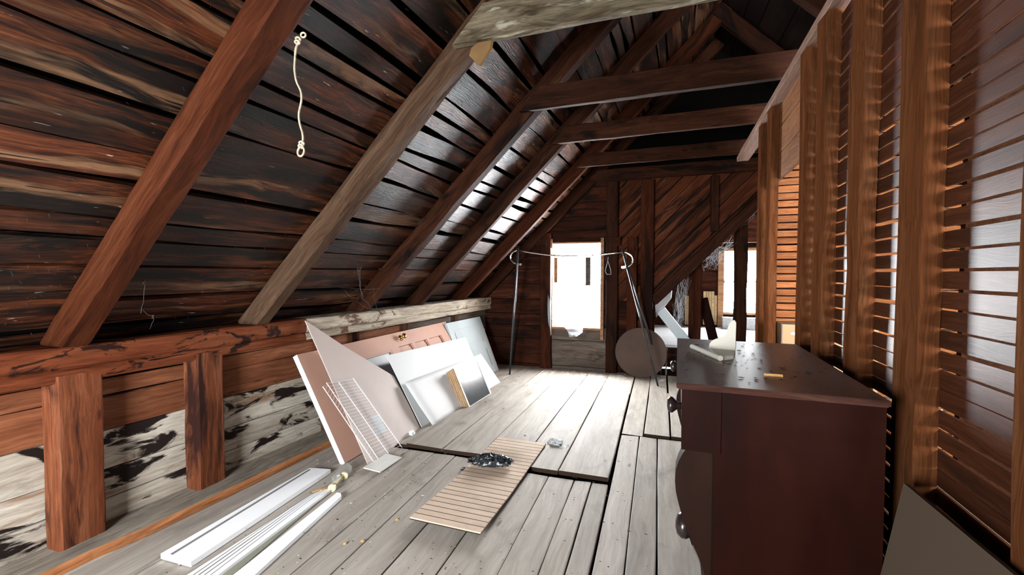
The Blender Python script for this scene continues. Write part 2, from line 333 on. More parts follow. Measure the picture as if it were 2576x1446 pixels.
# near run (ends at y ~2.9), seams measured
near = [-2.95, -2.6, -2.30, -2.02, -1.76, -1.56, -1.37, -1.185, -.945, -.70, -.50, -.385, -.30]
nearf = [-2.9, -2.55, -2.26, -1.98, -1.82, -1.60, -1.42, -1.185, -.94, -.665, -.49, -.37, -.258]
for i in range(len(near)-1):
    ye = 2.93 if near[i] < -.95 else 2.84
    fb(near[i], near[i+1], -2.2, ye, gap=.003 if i not in (6, 7, 8, 10, 11) else .008, x0b=nearf[i], x1b=nearf[i+1])
fb(-.30, -.155, -2.2, 3.78, .009, x0b=-.24, x1b=-.09)
fb(-.155, -.012, -2.2, 3.78, .012, x0b=-.09, x1b=.055)
for a, b in ((-.012, .25), (.25, .50), (.50, .78)): fb(a, b, -2.2, 3.78, .010, x0b=a+.067, x1b=b+.04)
# far run beyond the end joint, boards a touch proud
far = [-2.9, -2.55, -2.2, -1.88, -1.56, -1.235, -.905, -.61, -.264]
farf = [-2.9, -2.55, -2.15, -1.82, -1.48, -1.15, -.82, -.545, -.205]
for i in range(len(far)-1):
    y0 = 2.985 if far[i] < -.95 else 2.90
    x0m, x1m = far[i]+(farf[i]-far[i])*.64, far[i+1]+(farf[i+1]-far[i+1])*.64
    ys = 5.05 if i % 2 else 5.06
    fb(far[i], far[i+1], y0, ys, .005 if i not in (6, 7) else .011, z=.020 if i > 2 else .012, x0b=x0m, x1b=x1m)
    fb(x0m, x1m, ys+.008, 6.12, .005, z=.012, x0b=farf[i], x1b=farf[i+1])
fb(-.24, -.06, 3.805, 6.12, .008, z=.0, x0b=-.20, x1b=.0)
fb(-.06, .165, 3.815, 6.12, .022, z=.018, x0b=0, x1b=.21)
fb(.165, .42, 3.83, 6.12, .016, z=.015, x0b=.21, x1b=.45)
for a, b in ((.42, .68), (.68, .95)): fb(a, b, 3.81, 6.12, .01)
for k in range(12): fb(.80+.28*k, 1.08+.28*k, -2.2, 6.12, .008) if .80+.28*k < 4 else None
# ------------------------------------------------------------------ LEFT KNEE WALL
wl = empty('wall_left', kind='structure')
DW = .125      # plank face behind plate face
segs = [(-2.2, 1.36), (1.36, 4.1), (4.1, 6.15)]
rows = [(.0, .17, 'knee_pale'), (.17, .33, 'knee_pale'), (.33, .545, 'knee_pale'), (.545, .735, 'knee_red'), (.735, .83, 'knee_red'), (.83, 1.0, 'knee_red')]
for z0, z1, mk in rows:
    for a, b in segs:
        k = mk
        if a > 2 and z0 > .5: k = 'wall_grey'
        if b > 0:
            p0 = Vector((LX(a)-DW, a+.003, (z0+z1)/2)); p1 = Vector((LX(b)-DW, b-.003, (z0+z1)/2+.01))
            board('wall_plank', p0, p1, z1-z0-.006, .022, (1, 0, 0), M[k], wl, nseg=8, wob=.006)
MB().prism([(-3.3, -2.3), (LX(-2.3)-.15, -2.3), (LX(6.2)-.15, 6.2), (-3.3, 6.2)], -.1, .93).build('outer_wall', M['black'], wl)
def place_label(o, label, cat, group=None): return tag(o, label, cat, group)
# posts
posts = [(-.6, .2, 'post'), (1.345, .19, 'post'), (1.975, .18, 'post'), (2.99, .07, 'rafter_pale'), (3.36, .06, 'rafter_dark'), (4.15, .12, 'rafter_pale'), (5.2, .12, 'rafter_pale')]
plabs = ['short brown post out of frame at left', 'broad red-brown stained post nearest in the left knee wall', 'second red-brown post of the knee wall, by the white boards',
         'narrow post just behind the tip of the pinkish hardboard', 'thin dark post behind the peach door', 'pale post behind the peach door, near the brass knob', 'pale post behind the bluish door']
for (y, w, mk), lb in zip(posts, plabs):
    if y < 0: continue
    x = LX(y)-(.065 if y < 2.5 else .10)
    o = timber('knee_wall_post', (x, y, .0), (x, y, .90), w, .12 if y < 2.5 else .06, (1, 0, 0), M[mk], nseg=8, rough=.007, ch=.014)
    tag(o, lb, 'post', 'knee wall posts')
# plate in two pieces so the far end can be bleached
def plate(y0, y1, mk, lab):
    # one thing, two stacked timbers (split along a long check)
    t = empty('wall_plate', (LX(y0), y0, 1.0), lab, 'beam')
    for nm, z, h, dx in (('upper_timber', .985, .115, 0.0), ('lower_timber', .893, .066, -.006)):
        p0 = Vector((LX(y0)-.10+dx, y0, z)); p1 = Vector((LX(y1)-.10+dx, y1, z))
        o = timber(nm, p0, p1, .20, h, (0, 0, 1), M[mk], nseg=26, rough=.009, ch=.012)
        o.parent = t; o.matrix_parent_inverse = t.matrix_basis.inverted()
plate(-2.2, 2.72, 'plate', 'long red-brown wall plate beam with dark blotches on the near posts')
plate(2.72, 6.12, 'plate_far', 'bleached far length of wall plate beam above the leaning doors')
# sill board along the foot of the wall
o = MB()
ys = [(-2.2, -2.64), (.9, -2.62), (1.3, -2.60), (1.5, -2.56), (1.9, -2.53), (2.4, -2.50), (2.95, -2.47), (4, -2.40), (6.1, -2.24)]
for i in range(len(ys)-1):
    (a, xa), (b, xb) = ys[i], ys[i+1]
    V = len(o.v)
    for (y, x) in ((a, xa), (b, xb)):
        x0 = LX(y)-DW
        o.v += [Vector((x0, y, 0)), Vector((x+.015, y, 0)), Vector((x, y, .042)), Vector((x0, y, .042))]
    for k in range(4): o.f.append((V+k, V+(k+1) % 4, V+4+(k+1) % 4, V+4+k))
M['sill_board'] = wood('sill_board', 0.75, [(.20, .16, .125), (.33, .28, .225), (.42, .365, .30)], (9, .8, 9), vary=0, bump=.4, stain=(.16, .12, .09), stain_lo=.6, stain_hi=.8, stain_scale=(6, 1.2, 6), knots=False)
sb = o.build('sill_board', M['sill_board']); tag(sb, 'grey dusty board with split reddish edge along foot of left wall', 'board')
sp = MB()
for i in range(1, len(ys)-1):
    (a, xa), (b, xb) = ys[i], ys[i+1]; V = len(sp.v)
    for (y, x) in ((a, xa), (b, xb)):
        sp.v += [Vector((x+.018, y, .002)), Vector((x+.024, y, .03)), Vector((x+.0, y, .046)), Vector((x-.004, y, .03))]
    for k in range(4): sp.f.append((V+k, V+(k+1) % 4, V+4+(k+1) % 4, V+4+k))
M['split'] = wood('split_edge', 1.0, [(.26, .09, .03), (.42, .17, .07), (.52, .27, .13)], (9, .8, 9), vary=0, bump=.4, knots=False)
e = sp.build('split_edge', M['split'], sb); e['label'] = 'split edge of bare reddish wood'
# ------------------------------------------------------------------ ROOF (ceiling)
ceil = empty('ceiling', kind='structure')
DEP = .15
def roofx(y, z): return z-3.86+.07*y           # x on the rafter underside plane
nrm = Vector((1, -.07, -1)).normalized()       # points into the room
def roofpt(y, z, off=0): return Vector((roofx(y, z), y, z)) - nrm*off
BOFF = DEP+.014
z = .70; rnd = random.Random(3)
while z < 4.35:
    w = rnd.choice([.13, .17, .2, .24, .26])*.9; dz = w*.7071
    cuts = sorted(rnd.sample([.33, 1.33, 2.35, 3.4, 4.33, 5.35], 2)); ends = [-2.2]+cuts+[6.15]
    for a, b in zip(ends[:-1], ends[1:]):
        off = BOFF+rnd.uniform(-.004, .008); tw = rnd.uniform(-.012, .012); g = rnd.choice([.01, .018, .03, .045])
        p0 = roofpt(a+.004, z+dz/2+tw, off); p1 = roofpt(b-.004, z+dz/2-tw, off)
        board('roof_board', p0, p1, w-g, .024, nrm, M['roof'], ceil, nseg=10, wob=.024)
    z += dz
V = [roofpt(-2.4, .5, .21), roofpt(6.4, .5, .21), roofpt(6.4, 4.6, .21), roofpt(-2.4, 4.6, .21)]
V += [v-nrm*.03 for v in V]
link('roofing_felt', V, [(0, 1, 2, 3), (7, 6, 5, 4), (0, 4, 5, 1), (1, 5, 6, 2), (2, 6, 7, 3), (3, 7, 4, 0)], M['black'], ceil)
# right slope
nr = Vector((-1, 0, -1)).normalized()
def rp(y, z, off=0): return Vector((4.75-z+.15, y, z))-nr*off
z = .95
while z < 4.3:
    w = rnd.choice([.2, .24, .28]); dz = w*.7071
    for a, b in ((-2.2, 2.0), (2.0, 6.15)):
        board('roof_board', rp(a+.004, z+dz/2, BOFF), rp(b-.004, z+dz/2, BOFF), w-.01, .024, nr, M['roof_shaded'], ceil, nseg=4, wob=.01)
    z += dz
V = [rp(-2.4, .5, .21), rp(6.4, .5, .21), rp(6.4, 4.6, .21), rp(-2.4, 4.6, .21)]; V += [v-nr*.03 for v in V]
link('roofing_felt', V, [(0, 1, 2, 3), (7, 6, 5, 4), (0, 4, 5, 1), (1, 5, 6, 2), (2, 6, 7, 3), (3, 7, 4, 0)], M['black'], ceil)
# nail points coming through the boards, too many to count
rn = random.Random(31); nt_ = MB()
for i in range(1500):
    y = rn.uniform(1.0, 6.1); zz = rn.uniform(1.0, 3.6); p = roofpt(y, zz, BOFF-.010); q = p+nrm*rn.uniform(.010, .018)+Vector((rn.uniform(-.006, .006), rn.uniform(-.006, .006), rn.uniform(-.008, .002)))
    nt_.tube([p, q], [.0012, .0005], 3, caps=False)
o = nt_.build('nail_points', paint('nail_iron', (.03, .026, .024), .6, .1), ceil); o['kind'] = 'stuff'
# rafters
raf = [(-.75, .10, 'rafter'), (.28, .10, 'rafter'), (1.335, .115, 'rafter'), (2.35, .10, 'rafter_pale'), (3.42, .10, 'rafter_dark'), (4.32, .09, 'rafter_dark'), (5.35, .09, 'rafter'), (6.06, .09, 'rafter_dark')]
rl = [None, None, 'thick reddish rafter at upper left, nearest, with the rope hanging from it', 'pale brown rafter below the broken end of the top collar beam',
      'dark rafter third from the near left, above the peach door', 'dark rafter fourth from the left, lit roof boards on both sides',
      'reddish rafter fifth from the left, above the garment rack', 'last dark rafter lying against the back gable wall']
for (y, w, mk), lb in zip(raf, rl):
    if lb is None: continue
    p0 = roofpt(y, .95, DEP/2); p1 = roofpt(y, 4.35, DEP/2)
    o = timber('rafter', p0, p1, w, DEP, -nrm, M[mk], nseg=30, rough=.008, ch=.008)
    tag(o, lb, 'rafter', 'rafters of the left roof slope')
for y, wh in ((2.35, 'nearest'), (3.42, 'second from the camera'), (4.32, 'third from the camera'), (5.35, 'farthest, in front of the gable')):
    o = timber('rafter', rp(y, 1.1, DEP/2), rp(y, 4.3, DEP/2), .09, DEP, -nr, M['rafter_dark'], nseg=12, rough=.006)
    tag(o, 'dark rafter of the right roof slope above the beams, '+wh, 'rafter', 'rafters of the right roof slope')
ridge = timber('ridge_beam', (.55, -2.2, 4.32), (.45, 6.15, 4.32), .04, .2, (0, 0, 1), M['rafter_dark'], nseg=10); tag(ridge, 'dark ridge beam at the roof peak', 'beam')
# collar beams, on the near face of each rafter
cb = [(2.265, 'collar_pale', .20, 'pale stained collar beam crossing the very top, broken end at left'), (3.335, 'rafter_dark', .175, 'highest complete brown collar beam, below the pale one'),
      (4.24, 'rafter_dark', .16, 'third collar beam with slanting light grey underside edge'), (5.27, 'rafter_dark', .15, 'fourth dark collar beam, just in front of the gable beam'),
      (5.98, 'rafter_dark', .16, 'last collar beam, lying against the diagonal boards of the gable')]
for y, mk, h, lb in cb:
    zb = 2.70 if y < 5.9 else 2.655
    zc = zb+h/2; x0 = roofx(y, zb)-.10
    xe = 1.9 if y > 5 else 2.0
    o = timber('collar_beam', (x0+h/2, y, zc), (xe, y, zc+.02), .05, h, (0, 0, 1), M[mk], nseg=22, rough=.008, ch=.004, cut0=1.0)
    tag(o, lb, 'beam', 'collar beams')
# torn splinter at the first collar's end
tip = at(1215, 95, 1, 2.29)
sh = MB()
pp = [at(x, y, 1, 2.27) for x, y in ((1222, 92), (1186, 120), (1180, 140), (1205, 165), (1232, 122), (1236, 100))]
sh.v = pp+[p+Vector((.01, .012, 0)) for p in pp]; nP = len(pp)
sh.f = [tuple(range(nP)), tuple(range(2*nP-1, nP-1, -1))]+[(i, (i+1) % nP, nP+(i+1) % nP, nP+i) for i in range(nP)]
o = sh.build('torn_flap', paint('flap_brown', (.17, .095, .038), .6, .15)); tag(o, 'torn brown flap hanging at the joint of pale rafter and collar beam', 'flap')
# ------------------------------------------------------------------ BACK GABLE
wb = empty('wall_back', kind='structure')
YB = 6.165
def roofline(x): return x+3.86-.07*6.15+.2
def hboard(x0, x1, z0, z1, mk, clip=True):
    # horizontal board with its left end cut along the roof slope
    g = .004; z0 += g; z1 -= g
    xl0, xl1 = x0, x0
    if clip:
        xl0 = max(x0, z0-3.43-.2+.0); xl1 = max(x0, z1-3.43-.2)
        if xl1 > x1-.02: return
    th = random.uniform(.02, .028)
    P = [(xl0, z0), (x1, z0), (x1, z1), (xl1, z1)]; cx, cz = P[0]
    V = [(x-cx, -th, zz-cz) for x, zz in P]+[(x-cx, 0, zz-cz) for x, zz in P]
    link('gable_board', V, [(0, 1, 2, 3), (7, 6, 5, 4), (0, 4, 5, 1), (1, 5, 6, 2), (2, 6, 7, 3), (3, 7, 4, 0)], M[mk], wb, Matrix.Translation((cx, YB, cz)))
WX0, WX1, WZ0, WZ1 = -1.389, -.672, .625, 1.83
zr = [0, .05, .43, .625, .80, 1.02, 1.25, 1.47, 1.66, 1.83, 2.02, 2.22, 2.42, 2.62, 2.8]
for z0, z1 in zip(zr[:-1], zr[1:]):
    if z1 <= .626:
        hboard(-2.75, WX0-.11, z0, z1, 'wall'); hboard(WX0-.11, -.45, z0, z1, 'wall_grey', False)
    elif z1 <= 1.831:
        hboard(-2.75, WX0, z0, z1, 'wall'); hboard(WX1, -.45, z0, z1, 'wall')
    else: hboard(-2.75, -.45, z0, z1, 'wall')
for z0, z1 in ((0, .2), (.2, .42), (.42, .62), (.62, .80), (.80, 1.02)): hboard(-.45, .04, z0, z1, 'wall', False)
# diagonal boards above the valley opening
OS = 1.03
def clip_poly(P, fn):
    out = []
    for i in range(len(P)):
        a, b = P[i], P[(i+1) % len(P)]; fa, fb_ = fn(a), fn(b)
        if fa >= 0: out.append(a)
        if (fa > 0 > fb_) or (fa < 0 < fb_):
            t = fa/(fa-fb_); out.append((a[0]+(b[0]-a[0])*t, a[1]+(b[1]-a[1])*t))
    return out
d = Vector((1, 0, OS)).normalized(); pn = Vector((-d.z, 0, d.x))
base = Vector((.05, 0, 1.0)); s = -.75; rr_ = random.Random(5)
while s < 2.6:
    w = rr_.choice([.13, .16, .19])
    if s+w > -.9:
        q = [base+pn*(s+.004)-d*4, base+pn*(s+.004)+d*5, base+pn*(s+w-.004)+d*5, base+pn*(s+w-.004)-d*4]
        P = [(v.x, v.z) for v in q]
        for fn in (lambda p: p[0]+.45, lambda p: p[1]-1.02 if True else 0, lambda p: (p[1]-1.0)-OS*(p[0]-.05), lambda p: (p[0]+3.63)-p[1], lambda p: 5.2-p[0]-p[1], lambda p: 2.78-p[1]):
            P = clip_poly(P, fn)
            if len(P) < 3: break
        if len(P) >= 3:
            # local frame: x along the board
            Mt = frame_mat(base+pn*s+Vector((0, YB, 0)), d, (0, -1, 0)); Mi = Mt.inverted(); th = rr_.uniform(.018, .028)
            top = [Mi @ Vector((x, YB-th, zz)) for x, zz in P]; bot = [Mi @ Vector((x, YB, zz)) for x, zz in P]; n_ = len(P)
            link('diagonal_board', top+bot, [tuple(range(n_)), tuple(range(2*n_-1, n_-1, -1))]+[(i, (i+1) % n_, n_+(i+1) % n_, n_+i) for i in range(n_)], M['wall_diag'], wb, Mt)
    s += w
MB().box(-3.2, WX0-.002, YB+.005, YB+.02, -.1, 4.6).box(WX1+.002, -.44, YB+.005, YB+.02, -.1, 4.6).box(WX0-.01, WX1+.01, YB+.005, YB+.02, WZ1+.01, 4.6).box(WX0-.01, WX1+.01, YB+.005, YB+.02, -.1, WZ0-.01).box(-.45, .04, YB+.005, YB+.02, -.1, 1.02).build('dark_backing', M['black'], wb)
bk = MB(); Mxz = Matrix(((1, 0, 0, 0), (0, 0, -1, YB+.03), (0, 1, 0, 0), (0, 0, 0, 1)))
bk.prism([(-.45, 1.0), (.05, 1.0), (3.55, 1.0+OS*3.5), (-.45, 4.6)], 0, .012, Mxz); bk.build('dark_backing', M['black'], wb)  # bare black above the boards; the peak's shade is put into its colour
# studs of the gable
gs = [('window_stud', -1.47, .155, 0, 1.98, 'rafter', 'reddish stud at the left side of the back window'), ('window_stud', -.53, .155, 0, 2.66, 'rafter_dark', 'dark stud at the right side of the back window, up to the beam'),
      ('gable_stud', -.26, .13, 0, 1.9, 'rafter', 'short stud behind the round board, right of the window'), ('gable_post', -.065, .165, 0, 2.66, 'rafter', 'thick post with a hollow knot, left of the valley opening'),
      ('gable_stud', .76, .09, 1.95, 2.66, 'rafter_dark', 'short stud high on the diagonal boards under the collar beam')]
for nm, x, w, z0, z1, mk, lb in gs:
    o = timber(nm, (x, 6.09, z0), (x, 6.09, z1), w, .09, (0, -1, 0), M[mk], nseg=12, rough=.006, ch=.008); tag(o, lb, 'post', 'studs of the back gable')
o = MB().box(-.545, -.415, 6.02, 6.045, 1.78, 1.90).build('wood_block', M['rafter']); tag(o, 'small reddish block nailed to the stud at upper right of the back window', 'block')
o = MB().box(-1.60, -1.45, 6.0, 6.045, 1.79, 1.89).build('wood_block', M['rafter_dark']); tag(o, 'small dark block nailed at upper left of the back window', 'block')
# valley rafter along the opening and its post
o = timber('valley_rafter', (.02, 6.10, 1.03), (2.35, 6.10, 1.03+OS*2.33), .07, .14, (-1, 0, 1), M['rafter_dark'], nseg=16, rough=.006); tag(o, 'sloping dark rafter along the edge of the opening to the far room', 'rafter')
for a, b, lab in (((.43, 6.62), .14, 'dark post standing behind the sloping opening, left of the far window'),):
    o = timber('opening_post', (.585, 6.6, -.05), (.585, 6.6, 1.68), .16, .12, (0, -1, 0), M['rafter'], nseg=10); tag(o, lab, 'post')
o = timber('opening_post', (1.165, 6.6, -.05), (1.165, 6.6, 2.3), .15, .15, (0, -1, 0), M['rafter_dark'], nseg=14, rough=.012); tag(o, 'dark round-edged post in front of the far window', 'post')
# ------------------------------------------------------------------ BACK WINDOW
wn = empty('window_1', kind='structure')
fr = MB()
fr.box(WX0-.03, WX0+.012, 6.08, YB+.05, WZ0-.12, WZ1+.07); fr.box(WX1-.012, WX1+.03, 6.08, YB+.05, WZ0-.16, WZ1+.07)
fr.box(WX0-.03, WX1+.03, 6.10, YB+.05, WZ1, WZ1+.02); fr.box(WX0-.03, WX1+.03, 6.09, YB+.05, WZ0-.03, WZ0)
fr.build('window_casing', M['window_wood'], wn)
def sash(x0, x1, z0, z1, y, mun=True):
    s_ = MB(); w = .016
    s_.box(x0, x0+w, y, y+.03, z0, z1).box(x1-w, x1, y, y+.03, z0, z1).box(x0+w, x1-w, y, y+.03, z0, z0+w).box(x0+w, x1-w, y, y+.03, z1-w, z1)
    if mun: s_.box((x0+x1)/2+.03, (x0+x1)/2+.04, y+.005, y+.02, z0+w, z1-w)
    s_.build('sash', M['white'], wn)
    MB().box(x0+w, x1-w, y+.012, y+.016, z0+w, z1-w).build('pane', M['pane'], wn)
zm = (WZ0+WZ1)/2
sash(WX0+.012, WX1-.012, WZ0, zm+.02, YB+.0); sash(WX0+.012, WX1-.012, zm-.0, WZ1, YB+.04, False)
# strips and torn film
o = MB().box(-.895, -.825, 6.07, 6.085, 1.235, 1.63).build('hanging_strip', M['wall_grey']); tag(o, 'grey wooden strip standing in the upper pane of the back window', 'strip')
o = MB().box(-1.345, -1.30, 6.07, 6.085, 1.27, 1.63).build('hanging_strip', M['window_wood']); tag(o, 'brown wooden strip at the upper left of the back window', 'strip')
def ribbon(pts_l, pts_r, y, m, name, lab, cat, dy=.03):
    V = []; Fc = []; n_ = len(pts_l)
    for i in range(n_):
        for x, zz in (pts_l[i], pts_r[i]): V.append((x, y+random.uniform(-dy, dy), zz))
    for i in range(n_-1): Fc.append((2*i, 2*i+1, 2*i+3, 2*i+2))
    o = link(name, V, Fc, m, smooth=True); s_ = o.modifiers.new('s', 'SOLIDIFY'); s_.thickness = .0015
    return tag(o, lab, cat)
def W6(px, py): p = at(px, py, 1, 6.06); return (p.x, p.z)
ribbon([W6(1418, 822), W6(1430, 835), W6(1432, 848), W6(1445, 840)], [W6(1466, 822), W6(1466, 836), W6(1452, 846), W6(1458, 842)], 6.06, M['film'], 'torn_film', 'torn milky plastic film hanging below the back window sill', 'plastic film')
ribbon([W6(1382, 620), W6(1380, 700), W6(1378, 770), W6(1380, 840)], [W6(1392, 628), W6(1388, 700), W6(1387, 770), W6(1386, 845)], 6.05, M['film'], 'loose_film', 'loose plastic film folded along the left casing of the window', 'plastic film', .012)
# ------------------------------------------------------------------ FAR ROOM beyond the opening
fr_ = empty('wall_far', kind='structure')
X0, X1, YF = -.3, 3.4, 9.3
FX0, FX1, FZ0, FZ1 = 1.34, 2.12, .64, 1.84
zs = [.3, .5, .64, .85, 1.05, 1.25, 1.45, 1.65, 1.84, 2.05, 2.25, 2.5, 2.75, 3.0]
for z0, z1 in zip(zs[:-1], zs[1:]):
    for a, b in (((X0, FX0), (FX1, X1)) if .63 < (z0+z1)/2 < 1.84 else ((X0, X1),)):
        MB().box(0, b-a, -.02, 0, .003, z1-z0-.003).build('far_board', M['wall'], fr_, mat=Matrix.Translation((a, YF, z0)))
MB().box(X0-.1, FX0, YF+.004, YF+.02, 0, 4.6).box(FX1, X1+.1, YF+.004, YF+.02, 0, 4.6).box(FX0, FX1, YF+.004, YF+.02, FZ1, 4.6).box(FX0, FX1, YF+.004, YF+.02, 0, FZ0).build('dark_backing', M['black'], fr_)
MB().box(X0-.05, X0, 6.2, YF, 0, 4.6).box(X1, X1+.05, 6.2, YF, 0, 4.6).build('side_boards', M['wall'], fr_)
MB().box(X0-.1, X1+.1, 6.15, YF+.1, 3.0, 3.05).build('far_ceiling', M['wall'], fr_)
f2 = MB().box(X0, X1, 6.75, YF, .30, .34).build('floor_far', M['dust_floor']); f2['kind'] = 'structure'
MB().box(X0, X1, 6.75, 6.78, 0, .30).build('riser', M['wall'], f2)
MB().box(X0, X1, 6.12, 6.75, -.05, -.02).build('low_floor', M['void'], f2)
w2 = empty('window_2', kind='structure')
MB().box(FX0-.10, FX0, YF-.05, YF, .34, FZ1+.1).box(FX1, FX1+.1, YF-.05, YF, .34, FZ1+.1).box(FX0-.1, FX1+.1, YF-.05, YF, FZ1, FZ1+.06).box(FX0-.1, FX1+.1, YF-.07, YF, FZ0-.04, FZ0).build('window_casing', M['window_wood'], w2)
MB().box(FX0, FX1, YF+.03, YF+.06, (FZ0+FZ1)/2-.02, (FZ0+FZ1)/2+.02).box(FX0, FX0+.03, YF+.03, YF+.06, FZ0, FZ1).box(FX1-.03, FX1, YF+.03, YF+.06, FZ0, FZ1).box((FX0+FX1)/2-.01, (FX0+FX1)/2+.01, YF+.035, YF+.05, FZ0, FZ1).build('sash', M['white'], w2)
MB().box(FX0+.03, FX1-.03, YF+.04, YF+.045, FZ0, FZ1).build('pane', M['pane'], w2)
o = MB().box(X0, X1, 8.9, 8.98, 1.98, 2.07).build('far_beam', M['rafter']); tag(o, 'thin reddish beam crossing above the far window', 'beam')
o = timber('leaning_plank', at(1768, 750, 1, 6.9), at(1797, 865, 1, 6.7), .13, .03, (0, -1, 0), M['mahogany'], nseg=4); tag(o, 'dark reddish plank leaning against the post in the opening', 'plank')
for i, (pa, pb, lb) in enumerate(((1722, 1738, 'beadboard scrap leaning behind the dark post, left piece'), (1768, 1803, 'wider beadboard scrap against the far wall, beside the leaning plank'))):
    t = empty('beadboard_scrap', at(pa, 816, 1, 9.2), lb, 'board')
    a, b = at(pa, 816, 1, 9.2), at(pb, 816, 1, 9.2); n_ = 3 if i == 0 else 5; wv = (b.x-a.x)/n_
    for k in range(n_):
        hh = .58 if (i == 0) else (.66 if k < 4 else .58)
        MB().box(k*wv+.003, (k+1)*wv-.003, -.012, 0, 0, hh).build('slat', M['pine_pale'], t)
o = MB().box(1.3, 2.2, 9.0, 9.15, .34, .56).build('rubble_sheet', M['plaster']); tag(o, 'pale crumbled mass below the far window', 'rubble')
# leaning panelled door in the opening
def leaned_matrix(foot0, foot1, top):
    """origin foot0, local X along the foot line, local Y up the leaning face, Z out of the face"""
    f0, f1, tp = Vector(foot0), Vector(foot1), Vector(top); x = (f1-f0).normalized()
    u = tp-f0; y = (u-x*u.dot(x)).normalized(); z_ = x.cross(y)
    return Matrix(((x.x, y.x, z_.x, f0.x), (x.y, y.y, z_.y, f0.y), (x.z, y.z, z_.z, f0.z), (0, 0, 0, 1)))
def panel_door(name, Mt, L, Wd, T, mat, panels, label, cat, extra=None, glass=(), knob=None, endmat=None, flip=1, knobmat=None, rec_=(.9, .65, .45)):
    """door body in local xy, thickness below z=0 (z in [-T,0]); panels are recessed rectangles (x0,x1,y0,y1)"""
    t = empty(name, label=label, cat=cat, mat=Mt)
    xs = sorted(set([0, L]+[v for p in panels+list(glass) for v in p[:2]])); ys_ = sorted(set([0, Wd]+[v for p in panels+list(glass) for v in p[2:]]))
    fm = MB(); rec = panels+list(glass)
    for i in range(len(xs)-1):
        for j in range(len(ys_)-1):
            cx, cy = (xs[i]+xs[i+1])/2, (ys_[j]+ys_[j+1])/2
            if any(p[0] < cx < p[1] and p[2] < cy < p[3] for p in rec): continue
            fm.box(xs[i], xs[i+1], ys_[j], ys_[j+1], -T, 0)
    fm.build('door_frame', mat, t)
    for p in panels:
        b = MB().box(p[0], p[1], p[2], p[3], -T*.95, -T*rec_[1])
        b.box(p[0]+.03, p[1]-.03, p[2]+.03, p[3]-.03, -T*rec_[1], -T*rec_[2]); b.build('door_panel', mat, t)
    for p in glass:
        MB().box(p[0], p[1], p[2], p[3], -T*.6, -T*.4).build('glass_pane', M['glass_dark'], t)
        mo = MB(); w = .018
        mo.box(p[0], p[1], p[2], p[2]+w, -T*.4, -.003).box(p[0], p[1], p[3]-w, p[3], -T*.4, -.003).box(p[0], p[0]+w, p[2]+w, p[3]-w, -T*.4, -.003).box(p[1]-w, p[1], p[2]+w, p[3]-w, -T*.4, -.003)
        mo.build('glass_molding', mat, t)
    if endmat:
        MB().box(-.004, 0, 0, Wd, -T, 0).build('door_edge', endmat, t)['label'] = 'white painted end edge of the door'
    if knob:
        kx, ky = knob; K = Matrix.Translation((kx, ky, 0))
        pr = [(.032, 0), (.034, .004), (.026, .010), (.013, .014), (.012, .030), (.024, .038), (.030, .050), (.026, .064), (.012, .070)]
        MB().lathe(pr, 20, K).build('door_knob', knobmat or M['brass'], t, True)
        MB().lathe([(.02, -T-.03), (.02, -T)], 12, K).build('knob_rose', knobmat or M['brass'], t)
    return t
# ------------------------------------------------------------------ RIGHT LATH WALL
wr = empty('wall_right', kind='structure')
def stud_y(px, off=0):
    r = ray(px, 690); t = (.62+off)/(r.x-.045*r.y); return t*r.y
studs = [(2563, 2640, 'tall stud at the right picture edge'), (2255, 2310, 'broad brown stud nearest in the lath wall, just right of the dresser'), (2130, 2158, 'second brown stud of the lath wall with a chipped edge'),
         (2045, 2067, 'third stud of the lath wall, behind the dresser'), (2004, 2016, 'stud with grey edge at the right of the door opening in the lath wall'),
         (1924, 1932, 'reddish stud at the left of the bright laths'), (1902, 1908, 'last thin stud under the far end of the top plate')]
SD = .052
sy = []
for i, (pa, pb, lb) in enumerate(studs):
    y1 = stud_y(pa); y0 = stud_y(pb)
    if i == 0: y0 = y1-.10
    sy.append((y0, y1)); yc = (y0+y1)/2
    x = RX(yc)+SD/2
    ztop = 2.56
    t = empty('wall_stud', (x, yc, 0), 'rough '+lb if i == 2 else lb, 'stud', 'studs of the lath wall')
    w = max(.04, y1-y0)
    o = timber('timber', (0, 0, 0), (0, 0, ztop), w, SD, (-1, 0, 0), M['stud'], t, nseg=18, rough=.005 if i != 2 else .01, ch=.004)
# laths
PIT = .0535
yl0, yl1, yl2 = -.6, (sy[1][0]+sy[1][1])/2, (sy[4][0]+sy[4][1])/2
rl_ = random.Random(11)
zz = .02; k = 0
while zz < 2.5:
    for a, b in ((yl0, yl1), (yl1, yl2)):
        g = rl_.uniform(.006, .010) ; wz = PIT-g; dzz = rl_.uniform(-.003, .003)
        p0 = Vector((RX(a)+SD+.006, a+.002, zz+PIT/2+dzz)); p1 = Vector((RX(b)+SD+.006, b-.002, zz+PIT/2+rl_.uniform(-.003, .003)))
        board('lath', p0, p1, wz, .008, (-1, 0, 0), M['lath'], wr, nseg=5, wob=.003)
    zz += PIT; k += 1
# short lath ends above the far studs
ya, yb = sy[5][1], sy[6][1]+.22
zz = 2.05
while zz < 2.52:
    board('lath', (RX(ya)+SD+.006, ya, zz), (RX(yb)+SD+.006, yb+rl_.uniform(-.05, .05), zz+rl_.uniform(-.01, .01)), .036, .008, (-1, 0, 0), M['lath'], wr, nseg=2, wob=.004); zz += PIT
# plank partition behind the camera
MB().box(.62, .66, -2.2, yl0, 0, 2.56).build('partition_boards', M['wall'], wr)
# top plate
o = timber('top_plate', (.685, .0, 2.578), (.875, 4.95, 2.578), .11, .045, (0, 0, 1), M['top_plate'], nseg=16, rough=.004, ch=.003); tag(o, 'pinkish wooden top plate running along the top of the lath wall', 'beam')
